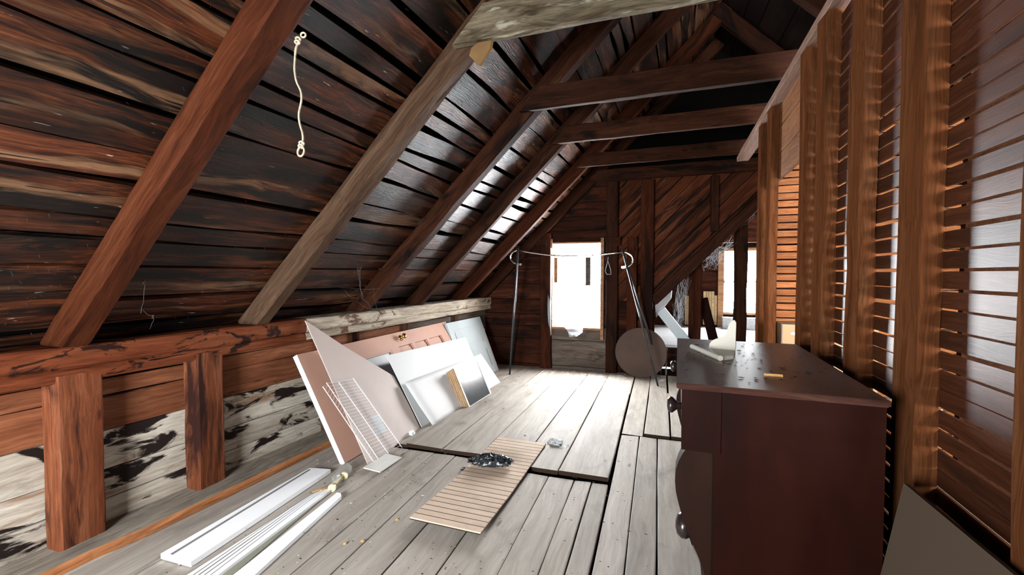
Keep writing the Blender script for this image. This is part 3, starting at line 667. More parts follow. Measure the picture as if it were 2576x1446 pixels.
# header boards across the opening
ha, hb = sy[4][1], sy[5][1]+.1
for z0, z1 in ((2.05, 2.22), (2.225, 2.40), (2.405, 2.555)):
    board('header_board', (RX(ha)+SD+.012, ha-.02, (z0+z1)/2), (RX(hb)+SD+.012, hb, (z0+z1)/2), z1-z0-.004, .02, (-1, 0, 0), M['sheath'], wr, nseg=4)
# cross partition of bright laths seen through the opening
wc = empty('wall_cross', kind='structure'); YC = 3.55
zz = .02
while zz < 2.5:
    g = rl_.uniform(.008, .014)
    board('lath', (.86, YC, zz+.0265), (1.9, YC, zz+.0265+rl_.uniform(-.004, .004)), .053-g, .008, (0, -1, 0), M['lath_bright'], wc, nseg=4, wob=.004); zz += .053
for x in (1.25, 1.65): timber('cross_stud', (x, YC+.03, 0), (x, YC+.03, 2.5), .09, .05, (0, -1, 0), M['stud'], wc, nseg=4)
# cardboard box behind the opening
t = empty('cardboard_box', (1.02, 3.3, 0), 'tan cardboard box with hand hole and green tape, behind the stud by the bright laths', 'box')
BX0, BX1, BY = -.18, .35, -.02
MB().box(BX0, BX1, BY, BY+.22, 0, 1.06).build('box_body', M['card'], t)
MB().box(BX0-.002, BX1+.002, BY-.003, BY, .895, .925).build('tape', M['tape'], t)['label'] = 'green tape band'
MB().lathe([(.03, 0), (.03, .002)], 14, Matrix.Translation((-.10, BY-.001, 1.0)) @ Matrix.Rotation(R90, 4, 'X') @ Matrix.Diagonal((1.2, .35, 1, 1))).build('hand_hole', M['white_dirty'], t)
# ------------------------------------------------------------------ SIDE ROOM shell and front gable
wo = MB().box(3.9, 4.0, -2.4, 6.3, -.1, 1.2).build('wall_outer_right', M['knee_pale']); wo['kind'] = 'structure'
wf = empty('wall_front', kind='structure')
MB().box(-3.3, -2.0, -1.35, -1.3, -.1, 4.7).box(-1.0, .85, -1.35, -1.3, -.1, 4.7).box(1.75, 4.2, -1.35, -1.3, -.1, 4.7).box(-2.0, -1.0, -1.35, -1.3, -.1, .6).box(-2.0, -1.0, -1.35, -1.3, 1.7, 4.7).box(.85, 1.75, -1.35, -1.3, -.1, .95).box(.85, 1.75, -1.35, -1.3, 2.05, 4.7).build('front_boards', M['wall'], wf)
M['side'] = wood('side_room_board', .4, [(.16, .09, .05), (.28, .17, .10), (.38, .25, .16)], (1, 12, 12), vary=0)
ws = MB().box(1.9, 1.95, -2.2, 3.5, 0, 3.2).box(1.9, 3.9, 3.62, 3.66, 0, 3.0).build('wall_side_room', M['side']); ws['kind'] = 'structure'
# ------------------------------------------------------------------ DRESSER
DM = Matrix.Translation((.09, 1.445, 0)) @ Matrix.Rotation(-math.atan(.055), 4, 'Z')
dr = empty('dresser', label='dark mahogany chest of drawers with bulging scroll column and dusty top', cat='dresser', mat=DM)
DWd, DDp = .97, .525
# top slab (local x depth, y width)
def rounded_slab(x0, x1, y0, y1, z0, z1, b):
    m_ = MB(); m_.box(x0+b, x1-b, y0+b, y1-b, z0, z0+b); m_.box(x0, x1, y0, y1, z0+b, z1-b*.5); m_.box(x0+b*.5, x1-b*.5, y0+b*.5, y1-b*.5, z1-b*.5, z1); return m_
M['top_edge'] = wood('dresser_edge', .35, [(.07, .022, .014), (.12, .042, .026), (.17, .07, .045)], (3, 3, 20), vary=0, spec=.1, knots=False)
o = rounded_slab(-.012, DDp+.004, -.014, DWd+.014, 1.036, 1.056, .004).build('dresser_top', M['dresser_top'], dr); o.data.materials.append(M['top_edge'])
for p in o.data.polygons:
    if p.normal.z < .5: p.material_index = 1
MB().box(.095, DDp, 0, .022, .06, 1.036).box(.095, DDp, DWd-.022, DWd, .06, 1.036).box(.10, DDp, .022, DWd-.022, .06, .09).box(DDp-.012, DDp, .022, DWd-.022, .09, 1.036).build('carcase', M['mahogany'], dr)
MB().box(.01, .115, -.004, DWd+.004, .842, .846).box(.004, .117, -.005, .020, .842, 1.036).box(.004, .117, DWd-.020, DWd+.005, .842, 1.036).build('frieze_box', M['mahogany'], dr)
# scroll columns
prof = [(.018, .842), (.008, .825), (-.003, .80), (-.011, .77), (-.013, .735), (-.010, .70), (-.003, .67), (.010, .62), (.025, .58), (.042, .54), (.060, .50), (.074, .46), (.082, .42), (.083, .36), (.076, .30), (.062, .24), (.045, .19), (.030, .15), (.022, .11), (.026, .08), (.04, .055), (.06, .03), (.07, 0)]
for y0, y1 in ((.0, .07), (DWd-.07, DWd)):
    pts = prof+[(.102, 0), (.102, .842)]
    cm = MB(); Mr = Matrix(((1, 0, 0, 0), (0, 0, 1, 0), (0, 1, 0, 0), (0, 0, 0, 1)))
    # split into quads for a clean surface
    for i in range(len(prof)-1):
        (xa, za), (xb, zb) = prof[i], prof[i+1]; b = len(cm.v)
        for y in (y0, y1): cm.v += [Vector((xa, y, za)), Vector((xb, y, zb)), Vector((.102, y, zb)), Vector((.102, y, za))]
        cm.f += [(b, b+1, b+2, b+3), (b+7, b+6, b+5, b+4), (b, b+4, b+5, b+1)]
    cm.build('scroll_column', M['column'], dr)
def drawer(z0, z1, xf, kn, ys0=.075, ys1=DWd-.075):
    d_ = MB().box(xf, xf+.02, ys0, ys1, z0+.004, z1-.004).build('drawer', M['mahogany'], dr)
    for y in kn:
        K = Matrix.Translation((xf, y, (z0+z1)/2)) @ Matrix.Rotation(-R90, 4, 'Y')
        k_ = MB().lathe([(.012, 0), (.011, .012), (.018, .02), (.027, .03), (.028, .038), (.02, .046), (.006, .049)], 18, K).build('drawer_knob', M['knob'], d_, True)
drawer(.85, 1.03, .006, (.14, DWd-.16), .022, DWd-.022)
drawer(.60, .835, .10, (.2, DWd-.2)); drawer(.35, .595, .10, (.2, DWd-.2)); drawer(.10, .345, .10, (.2, DWd-.2))
# ogee lower knob cup that shows past the column
MB().lathe([(.012, 0), (.012, .05), (.03, .06), (.042, .075), (.042, .09), (.03, .105), (.01, .11)], 22, Matrix.Translation((.10, .11, .535)) @ Matrix.Rotation(-R90, 4, 'Y')).build('drawer_knob', M['knob'], dr, True)
# ------------------------------------------------------------------ things on the dresser
DT = 1.0565
br = empty('shelf_bracket', at(1795, 885, 2, DT), 'small cream painted scroll-shaped wooden bracket lying on the dresser top', 'bracket')
O = Vector(br.location)
def loc(px, py, z_=DT): return at(px, py, 2, z_)-O
b0, b1 = loc(1783, 882), loc(1850, 888)
dirx = (b1-b0).normalized(); Lb = (b1-b0).length*1.0; sc_ = Lb/67.0
outline = [(0, 0), (67, 0), (68, 77), (64, 83), (60, 82), (52, 75), (48, 62), (45, 52), (40, 40), (30, 32), (18, 28), (8, 22), (3, 14)]
Mt = frame_mat(b0+Vector((0, 0, .012)), dirx, dirx.cross(Vector((0, 0, 1))))
MB().prism([(x*sc_, y*sc_) for x, y in outline], -.009, .009, Mt).build('bracket_plate', M['cream'], br)
p0, p1 = loc(1741, 877), loc(1812, 908); w0 = loc(1850, 890)
rail = MB(); rail.tube([p0+Vector((0, 0, .011)), p1+Vector((0, 0, .011))], .011, 10); rail.build('bracket_rail', M['cream'], br)
q = [loc(1785, 884), loc(1850, 889), loc(1846, 903), loc(1812, 907)]
b = MB(); b.v = [v.copy() for v in q]+[v+Vector((0, 0, .014)) for v in q]; b.f = [(3, 2, 1, 0), (4, 5, 6, 7)]+[(i, (i+1) % 4, 4+(i+1) % 4, 4+i) for i in range(4)]; b.build('bracket_base', M['cream'], br)
a_, b_ = at(1921, 945, 2, DT), at(1969, 949, 2, DT)
o = MB().tube([a_+Vector((0, 0, .005)), b_+Vector((0, 0, .005))], .005, 6).build('wooden_stick', M['pine']); tag(o, 'short ochre wooden stick lying on the dresser top', 'stick')
def scatter(name, n_, rect, z_, m, lab, cat, s0, s1, seed, Mx=None, flat=.3):
    r = random.Random(seed); mb = MB()
    for i in range(n_):
        x = r.uniform(rect[0], rect[1]); y = r.uniform(rect[2], rect[3]); s_ = r.uniform(s0, s1)*(1 if r.random() < .85 else 1.7); a = r.uniform(0, 6.28)
        L_ = s_*r.uniform(1, 2.2); k = r.randint(3, 5); b = len(mb.v); c_ = Vector((x, y, z_))
        ring = []
        for q in range(k):
            t_ = a+6.283*q/k; ring.append(c_+Vector((math.cos(t_)*L_*r.uniform(.5, 1), math.sin(t_)*s_*r.uniform(.5, 1), s_*flat*r.uniform(0, .6))))
        mb.v += [p-Vector((0, 0, 0)) for p in ring]+[c_+Vector((0, 0, s_*flat))]
        mb.f += [(b+q, b+(q+1) % k, b+k) for q in range(k)]+[tuple(b+q for q in reversed(range(k)))]
    if Mx is not None: mb.v = [Mx @ v for v in mb.v]
    o = mb.build(name, m); tag(o, lab, cat, kind='stuff'); return o
scatter('dresser_crumbs', 170, (.02, .50, .03, .93), DT, M['debris'], 'dark crumbs and bark bits scattered on the dresser top', 'debris', .002, .0065, 3, DM)
# ------------------------------------------------------------------ GREY PANEL by the wall, lower right
f0, f1 = Vector((.50, 1.43, 0)), Vector((.50, .25, 0)); tp = Vector((.645, 1.36, .845))
Mt = leaned_matrix(f1, f0, Vector((.645, .25, .845))); 
hgt = (Vector((.645, 0, .845))-Vector((.50, 0, 0))).length
o = MB().box(0, 1.13, 0, hgt, -.006, .006).build('grey_panel', M['panel_grey'], mat=Mt); tag(o, 'flat grey-brown panel leaning on the lath wall, bottom right', 'panel')
# ------------------------------------------------------------------ LEANING BOARDS on the left
# peach door on its long edge
PF0, PF1 = Vector((-2.125, 2.55, .01)), Vector((-2.08, 4.75, .01)); PT = Vector((-2.56, 2.60, .78))
PM = leaned_matrix(PF0, PF1, PT)
def loc_on(Mt, px, py):
    n_ = Mt.to_3x3().col[2]; p = onplane(px, py, Mt.translation, n_); q = Mt.inverted() @ p; return q.x, q.y
kx, ky = loc_on(PM, 1008, 850)
gx, gy = loc_on(PM, 985, 880); tlx, tly = loc_on(PM, 738, 890); trx, try_ = loc_on(PM, 1122, 811)
print('peach door local: knob', kx, ky, 'glass corner', gx, gy, 'TL', tlx, tly, 'TR', trx, try_)
PW = (tly+try_)/2; PLn = trx
pans = []
for pa, pb in (((1008, 872), (1031, 862)), ((1040, 870), (1073, 852)), ((1082, 860), (1112, 843))):
    pass
xk = [loc_on(PM, 1000, 872)[0], loc_on(PM, 1040, 862)[0], loc_on(PM, 1078, 855)[0], loc_on(PM, 1112, 846)[0]]
ptop = loc_on(PM, 1075, 852)[1]
print('panels', xk, ptop)
door_p = panel_door('peach_door', PM, PLn, PW, .042, M['peach'], [(xk[0]+.02, xk[1]-.02, .12, ptop), (xk[1]+.03, xk[2]-.02, .12, ptop), (xk[2]+.03, xk[3], .12, ptop)],
   'peach painted door with glass pane lying on its long edge against the left wall', 'door', glass=[(.20, gx, .12, gy)], knob=(kx, ky), endmat=M['white'])
# bluish door behind
BM = leaned_matrix((-2.13, 3.7, .01), (-2.085, 5.76, .01), (-2.47, 3.72, .78))
bl = loc_on(BM, 1207, 796); print('blue', bl, loc_on(BM, 1254, 932))
BMm = leaned_matrix((-2.16, 4.83, .01), (-2.085, 5.75, .01), (-2.47, 4.84, .78)); bl = loc_on(BMm, 1207, 796)
pa = loc_on(BMm, 1145, 830); pb = loc_on(BMm, 1212, 860)
panel_door('bluish_door', BMm, bl[0], bl[1], .035, M['bluewhite'], [(.10, bl[0]-.13, bl[1]-.36, bl[1]-.11), (.10, bl[0]-.13, bl[1]-.72, bl[1]-.46)],
   'pale bluish panelled door leaning at the far end of the left wall', 'door', rec_=(.9, .28, .12))
def sheet(name, Mt, pts, t_, m, label, cat, off=0, parent=None, sub=False):
    n_ = Mt.to_3x3().col[2]; M2 = Mt @ Matrix.Translation((0, 0, off)); P = [loc_on(M2, *p) for p in pts]
    o = MB().prism(P, -t_, 0).build(name, m, parent, mat=M2); 
    if label: tag(o, label, cat)
    return o
# pinkish hardboard
HM = leaned_matrix((-1.974, 2.616, .003), (-1.959, 3.347, .003), (-2.60, 2.63, 1.02))
hb_ = sheet('hardboard_sheet', HM, [(768, 806), (873, 875), (990, 945), (1025, 1010), (1059, 1080), (926, 1166)], .008, M['ply'], 'large pinkish angular hardboard sheet leaning with its tip at the wall plate', 'board')
P = [loc_on(HM, *p) for p in ((930, 1047), (954, 1041), (973, 1084), (950, 1095))]
MB().prism(P, .0, .0012).build('label_patch', M['ply_label'], hb_)['label'] = 'grey rectangular sticker'
# large white sheet
SM = leaned_matrix((-1.955, 3.369, .003), (-1.90, 4.9, .003), (-2.40, 3.38, .78))
sheet('white_sheet', SM, [(973, 894), (1171, 848), (1200, 915), (1222, 1010), (1063, 1078)], .006, M['sheet'], 'large white panel leaning in front of the peach door', 'panel')
# white curved paper sheet in front (slightly bowed)
NM = leaned_matrix((-1.895, 3.47, .003), (-1.805, 5.05, .003), (-2.19, 3.5, .48))
cs = [loc_on(NM, *p) for p in ((1017, 962), (1210, 890), (1262, 966), (1089, 1071))]
V = []; NX, NY = 12, 10
for j in range(NY+1):
    for i in range(NX+1):
        u, v = i/NX, j/NY
        bx = (cs[3][0]*(1-u)+cs[2][0]*u)*(1-v)+(cs[0][0]*(1-u)+cs[1][0]*u)*v; by = (cs[3][1]*(1-u)+cs[2][1]*u)*(1-v)+(cs[0][1]*(1-u)+cs[1][1]*u)*v
        V.append((bx-.03*math.sin(math.pi*v)*(1-u), by, .018*math.sin(math.pi*v)*(1-u)+.004*math.sin(5*u)))
Fc = [(j*(NX+1)+i, j*(NX+1)+i+1, (j+1)*(NX+1)+i+1, (j+1)*(NX+1)+i) for j in range(NY) for i in range(NX)]
o = link('white_cardboard', V, Fc, M['paper'], mat=NM, smooth=True); sm = o.modifiers.new('s', 'SOLIDIFY'); sm.thickness = .002; tag(o, 'bowed white cardboard sheet behind the stack of small framed screens', 'cardboard')
# stack of framed screens
FM = leaned_matrix((-1.773, 4.011, .003), (-1.74, 4.57, .003), (-1.95, 4.02, .38))
c1 = loc_on(FM, 1124, 930); c2 = loc_on(FM, 1181, 912); c3 = loc_on(FM, 1238, 993); c0 = loc_on(FM, 1182, 1029); print('frame', c0, c1, c2, c3)
FWd = c3[0]; FH = (c1[1]+c2[1])/2
def framed(Mt, lab, first):
    t = empty('framed_screen', label=lab, cat='screen frame', group='framed screens stacked against the white cardboard', mat=Mt)
    w = .022
    MB().box(0, FWd, 0, w, -.016, 0).box(0, FWd, FH-w, FH, -.016, 0).box(0, w, w, FH-w, -.016, 0).box(FWd-w, FWd, w, FH-w, -.016, 0).build('frame', M['white'], t)
    MB().box(-.002, 0, 0, FH, -.0155, -.001).build('side_edge', M['pine'], t)['label'] = 'bare brown wood side edge'
    MB().box(w, FWd-w, w, FH-w, -.010, -.006).build('screen', M['slate'], t)
framed(FM, 'front framed dark screen of the stack, white frame', True)
for k in range(1, 5):
    framed(FM @ Matrix.Translation((-.004*k+.002*(k % 2), -.003*k, -.019*k)), ['', 'second framed screen, directly behind the front one', 'third framed screen, middle of the stack', 'fourth framed screen, second from the white cardboard', 'rearmost framed screen touching the white cardboard'][k], False)
# wire shelf
ws_ = empty('wire_shelf', label='white wire closet shelf leaning on the pinkish hardboard', cat='shelf', mat=HM)
WI = HM.inverted()
def hp(px, py, off): return Vector((*loc_on(HM @ Matrix.Translation((0, 0, off)), px, py), off))
zoff_t, zoff_b = .02, .02
def wp(px, py):   # the shelf leans out slightly at its foot
    return hp(px, py, .03)
foot = [wp(820-0, 0)] if False else None
LFt, LFb = wp(821, 962), wp(963, 1171); LLt, LLb = wp(812, 972), wp(952, 1179); MDt, MDb = wp(852, 961), wp(989, 1158); RTt, RTb = wp(888, 951), wp(1021, 1139)
mb = MB()
for a, b, r in ((LFt, LFb, .0032), (LLt, LLb, .0032), (MDt, MDb, .0028), (RTt, RTb, .003)):
    MB().tube([a, b], r, 6).build('long_rod', M['wire'], ws_)
for i in range(27):
    s_ = .01+i/27.0; mb.tube([LFt.lerp(LFb, s_), RTt.lerp(RTb, s_)], .0014, 4)
o = mb.build('cross_wires', M['wire'], ws_); o['kind'] = 'stuff'
mb = MB(); pts = []
for i in range(46): pts.append((LFt.lerp(LFb, i/46) if i % 2 else LLt.lerp(LLb, i/46)))
mb.tube(pts, .0016, 4); o = mb.build('lip_wires', M['wire'], ws_); o['kind'] = 'stuff'
# tile under the wire shelf
q = [at(x, y, 2, 0.012) for x, y in ((914, 1178), (956, 1189), (1011, 1152), (970, 1143))]
b = MB(); b.v = [v.copy() for v in q]+[v+Vector((0, 0, .008)) for v in q]; b.f = [(3, 2, 1, 0), (4, 5, 6, 7)]+[(i, (i+1) % 4, 4+(i+1) % 4, 4+i) for i in range(4)]
o = b.build('wood_scrap', M['white_dirty']); tag(o, 'small flat whitish board on the floor under the wire shelf', 'board')
# white trims lying at lower left
def flatpoly(name, pts, z0, z1, m, label, cat, parent=None):
    q = [at(x, y, 2, z1) for x, y in pts]; n_ = len(q); b = MB(); b.v = [v+Vector((0, 0, z0-z1)) for v in q]+q
    b.f = [tuple(range(n_-1, -1, -1)), tuple(range(n_, 2*n_))]+[(i, (i+1) % n_, n_+(i+1) % n_, n_+i) for i in range(n_)]
    o = b.build(name, m, parent)
    if label: tag(o, label, cat)
    return o
o = flatpoly('white_board', [(404, 1392), (480, 1413), (832, 1180), (795, 1177), (778, 1177)], .004, .030, M['white'], 'wide white painted board lying on the floor, nearest the left wall', 'board')
M['line'] = paint('grey_groove', (.22, .21, .20))
flatpoly('groove_line', [(428, 1393), (434, 1395), (782, 1181), (777, 1180)], .0302, .0308, M['line'], None, None, o)
o = flatpoly('fluted_molding', [(470, 1446), (548, 1446), (832, 1232), (824, 1226), (785, 1243)], .004, .020, M['white'], 'fluted white molding lying between two white boards', 'molding')
for a0, a1, b0, b1 in ((484, 488, 789, 790), (497, 502, 799, 801), (512, 516, 808, 810), (528, 531, 818, 820)):
    f_ = lambda x, y: (x, y)
    flatpoly('flute', [(a0, 1446), (a1, 1446), (b1, 1238-(b1-785)*.3), (b0, 1238-(b0-785)*.3)], .0202, .0206, M['line'], None, None, o)
o = flatpoly('white_trim', [(586, 1446), (640, 1446), (859, 1247), (857, 1240), (848, 1238)], .004, .024, M['white'], 'narrow white trim with notched end, outermost of the white boards', 'trim board')
o = flatpoly('green_strip', [(554, 1446), (585, 1446), (812, 1252), (822, 1240)], .003, .006, paint('greenish_grey', (.22, .22, .17)), 'greenish grey strip lying beside the fluted molding', 'strip')
# yellowed spool thing (blind holder)
bh = empty('window_blind_hardware', at(850, 1210, 2, 0), 'yellowed plastic blind rod with two round ends in a clear bag', 'blind hardware')
O2 = Vector(bh.location)
def l2(px, py, z_=.02): return at(px, py, 2, z_)-O2
MB().tube([l2(862, 1194, .03), l2(838, 1222, .03)], .012, 10).build('tube', M['yellowed'], bh, True)
MB().tube([l2(834, 1223, .025), l2(785, 1238, .02)], [.010, .006], 8).build('tapered_end', M['pine'], bh, True)
for px, py, r in ((866, 1196, .026), (836, 1226, .025)):
    c_ = l2(px, py, .026); ax = (l2(862, 1194)-l2(838, 1222)).normalized()
    MB().lathe([(.010, -.012), (r, -.010), (r, .004), (.012, .010)], 18, frame_mat(c_, (0, 0, 1), ax)).build('end_disc', M['yellowed'], bh)
MB().tube([l2(856, 1196, .035), l2(850, 1200, .035)], .014, 8).build('white_cap', M['plaster'], bh, True)
q = [l2(872, 1174, .004), l2(885, 1186, .004), l2(845, 1228, .004), l2(835, 1214, .004)]
b = MB(); b.v = [v.copy() for v in q]+[v+Vector((0, 0, .04)) for v in q]; b.f = [(3, 2, 1, 0), (4, 5, 6, 7)]+[(i, (i+1) % 4, 4+(i+1) % 4, 4+i) for i in range(4)]; b.build('clear_bag', M['clear'], bh)
# crumpled paper ball by the hardboard
def crumple(name, c_, r, m, lab, cat, seed, sx=1, sy_=1, sz=.6, sub=2, amp=.5, fr_q=2.2):
    bm = bmesh.new(); bmesh.ops.create_icosphere(bm, subdivisions=sub, radius=1)
    for v in bm.verts:
        n_ = .5-1.6*abs(noise.noise(v.co*fr_q*.8+Vector((seed, seed, 0))))-.5*abs(noise.noise(v.co*fr_q*2.7+Vector((seed, 0, seed))))+.5*noise.noise(v.co*.9+Vector((seed, seed, seed)))
        v.co *= 1+amp*n_; v.co = Vector((v.co.x*r*sx, v.co.y*r*sy_, max(v.co.z, -.75)*r*sz))
    me = bpy.data.meshes.new(name); bm.to_mesh(me); bm.free(); me.materials.append(m)
    o = bpy.data.objects.new(name, me); COL.objects.link(o); o.location = Vector(c_)+Vector((0, 0, r*sz*.75)); tag(o, lab, cat); return o
crumple('paper_scrap', at(1036, 1094, 2, 0.01), .026, M['paper'], 'white crumpled paper scrap at the foot of the pinkish hardboard', 'paper', 3, sz=1)
# ------------------------------------------------------------------ BEADBOARD on the floor
B0 = Vector((-1.27, 2.04, .018)); B1 = Vector((-.84, 2.03, .018)); B3 = Vector((-1.205, 3.31, .034)); B2 = Vector((-.795, 3.30, .034))
t = empty('beadboard_sheet', B0, 'tan grooved beadboard panel lying on the grey floor', 'board')
NS = 24
lift = lambda s_: .022*max(0, 1-s_*3)
for k in range(NS):
    s0, s1 = k/NS, (k+1)/NS; g = .045/NS
    a = B0.lerp(B3, s0+g); b = B1.lerp(B2, s0+g); c_ = B1.lerp(B2, s1-g); d_ = B0.lerp(B3, s1-g)
    vs = []
    for p, s_ in ((a, s0), (b, s0), (c_, s1), (d_, s1)): vs.append(p-B0+Vector((0, 0, lift(s_)+.004)))
    m_ = MB(); m_.v = [v-Vector((0, 0, .008)) for v in vs]+vs; m_.f = [(3, 2, 1, 0), (4, 5, 6, 7)]+[(i, (i+1) % 4, 4+(i+1) % 4, 4+i) for i in range(4)]
    o = m_.build('slat', M['bead'], t); o.data.materials.append(M['groove'])
    for p in o.data.polygons:
        if abs(p.normal.y) > .8 and (k > 0 or p.center.y > 0.01): p.material_index = 1
m_ = MB()
for k in range(NS):
    s0, s1 = k/NS, (k+1)/NS; b = len(m_.v)
    for p, s_ in ((B0.lerp(B3, s0), s0), (B1.lerp(B2, s0), s0), (B1.lerp(B2, s1), s1), (B0.lerp(B3, s1), s1)):
        m_.v += [p-B0+Vector((0, 0, lift(s_)-.008)), p-B0+Vector((0, 0, lift(s_)-.004))]
    m_.f += [(b+6, b+4, b+2, b), (b+1, b+3, b+5, b+7), (b, b+2, b+3, b+1), (b+4, b+6, b+7, b+5), (b+2, b+4, b+5, b+3), (b+6, b, b+1, b+7)]
m_.build('backing', M['groove'], t)
# black plastic bag
bc = at(1238, 1168, 2, .036); NXb, NYb = 46, 26; V = []; Fc = []
for j_ in range(NYb+1):
    for i_ in range(NXb+1):
        u, v = i_/NXb*2-1, j_/NYb*2-1
        e_ = 1+.28*noise.noise(Vector((math.atan2(v, u)*2.2, 3.3, 0)))+.12*noise.noise(Vector((math.atan2(v, u)*7, 1.3, 5)))
        q = Vector((u*2.1, v*2.6, 4.2)); r1_ = 1-2.2*abs(noise.noise(q)); r2_ = 1-2*abs(noise.noise(q*2.3+Vector((3, 1, 8))))
        env = max(0, 1-(u*u*.8+v*v))**.5
        x = (u*.150+.02*noise.noise(q*1.3+Vector((9, 0, 0))))*e_; y = (v*.062+u*.03+.022*noise.noise(q*1.5+Vector((0, 9, 0))))*e_
        V.append((x, y, .003+env*(.022+.040*max(0, r1_)+.014*r2_)+.006*max(0, r2_)))
for j_ in range(NYb):
    for i_ in range(NXb):
        u, v = (i_+.5)/NXb*2-1, (j_+.5)/NYb*2-1
        if u*u+v*v > 1.05: continue
        b = j_*(NXb+1)+i_; Fc.append((b, b+1, b+NXb+2, b+NXb+1))
used = sorted({k for f in Fc for k in f}); ix = {k: n for n, k in enumerate(used)}
bag = link('plastic_bag', [V[k] for k in used], [tuple(ix[k] for k in f) for f in Fc], M['bag'], mat=Matrix.Translation(bc), smooth=True)
sm = bag.modifiers.new('s', 'SOLIDIFY'); sm.thickness = .001; tag(bag, 'crumpled black plastic bag lying on the beadboard sheet', 'bag')
crumple('foil_scrap', at(1168, 1184, 2, .0), .02, M['bag'], 'small shiny black scrap beside the beadboard panel', 'scrap', 2.3, sub=3, amp=.9)
crumple('paper_scrap', at(1397, 1117, 2, .012), .045, M['plaster'], 'crumpled whitish paper lump on the floor right of the beadboard', 'paper', 8.1, sub=3, amp=.9, sz=.5)
crumple('paper_scrap', at(1416, 1127, 2, .012), .028, M['plaster'], 'smaller flat whitish scrap just right of the paper lump', 'paper', 6.1, sub=3, amp=.8, sz=.25)
crumple('paper_scrap', at(1438, 1105, 2, .012), .014, M['plaster'], 'tiny white chip behind the paper lump', 'paper', 4.1, sub=2, amp=.6, sz=.3)
crumple('dark_scrap', at(1321, 1098, 2, .012), .016, M['debris'], 'small dark scrap on the floor behind the beadboard', 'scrap', 1.1, sub=2, amp=.9, sz=.4)
hl = MB().lathe([(.014, 0), (.014, .001)], 16, Matrix.Translation(at(1174, 1118, 2, .0135))).build('knot_hole', M['black'], floor)
# debris
scatter('floor_crumbs', 1200, (-2.2, .0, 1.3, 5.9), .013, M['debris'], 'tiny dark crumbs scattered over the floor', 'debris', .002, .0055, 21)
scatter('floor_flakes', 160, (-1.5, -.3, 5.0, 6.05), .013, M['flake'], 'white paint flakes on the floor under the window', 'debris', .005, .03, 22, flat=.05)
scatter('floor_chips', 60, (-2.5, -.9, 1.3, 3.0), .006, M['flake'], 'pale chips on the floor near the white boards', 'debris', .002, .006, 23)
for px, py, lb in ((998, 1308, 'yellow wood chip on the floor left of the beadboard'), (912, 1362, 'curled ochre chip on the near floor'), (868, 1368, 'small ochre chip near the white trim')):
    crumple('wood_chip', at(px, py, 2, .002), .009, M['yellow'], lb, 'chip', px*.01, sub=2, amp=.6, sz=.5)
# ------------------------------------------------------------------ GARMENT RACK
gr = empty('garment_rack', (-.9, 5.6, 0), 'chrome and black garment rack with curled ends standing before the window', 'garment rack')
G = Vector(gr.location); YG = 5.55
def g3(px, py, y=YG): return at(px, py, 1, y)-G
lt, rt_ = g3(1303, 630), g3(1566, 634)
bar = []
for i in range(15):
    s_ = i/14; p = lt.lerp(rt_, s_); p.z -= .065*math.sin(math.pi*s_); bar.append(p)
MB().tube(bar, .011, 8).build('hanging_bar', M['chrome'], gr, True)
def hook(c_top, sgn, rx, rz):
    pts = []
    for i in range(13):
        a = math.pi/2+sgn*math.pi*i/12; pts.append(Vector((c_top.x+math.cos(a)*rx, c_top.y, c_top.z-rz+math.sin(a)*rz)))
    return pts
MB().tube(hook(lt, 1, .11, .09), .011, 8).build('curled_end', M['chrome'], gr, True)
MB().tube(hook(rt_, -1, .13, .10), .011, 8).build('curled_end', M['chrome'], gr, True)
def lf(px, py): return at(px, py, 2, 0)-G
for a, b in ((lt+Vector((0, -.012, .03)), lf(1282, 944)), (lt+Vector((0, .015, .03)), lf(1288, 920)), (rt_+Vector((0, -.012, .03)), lf(1656, 974)), (rt_+Vector((0, .015, .03)), lf(1664, 944))):
    MB().tube([a, b+Vector((0, 0, .002))], .0125, 10).build('leg', M['black_metal'], gr, True)
for c_ in (lt, rt_):
    MB().box(-.02, .03, -.03, .03, -.014, .014, Matrix.Translation(c_+Vector((0.01, 0, -.19)))).build('clip', M['chrome'], gr)
# hanging string loop
hgr = MB(); p_ = [g3(x, y) for x, y in ((1530, 646), (1529, 656), (1522, 682), (1527, 690), (1537, 690), (1536, 678), (1530, 658))]
o = hgr.tube([p+G for p in p_], .0025, 5).build('string_loop', M['flake']); tag(o, 'thin pale string loop hanging from the garment rack bar', 'string')
# ------------------------------------------------------------------ ROUND BOARD
c_ = Vector((-.14, 6.0, 0)); Rd = .335
ln = Vector((0, -math.cos(.15), math.sin(.15)))
ctr = Vector((-.135, 5.955, .0))+Vector((0, math.sin(.15), math.cos(.15)))*Rd
t = MB().lathe([(Rd-.004, -.012), (Rd, -.009), (Rd, .009), (Rd-.004, .012)], 56, frame_mat(ctr, (1, 0, 0), ln)).build('round_board', M['disc']); tag(t, 'round brown table top leaning against the gable post under the valley rafter', 'table top')
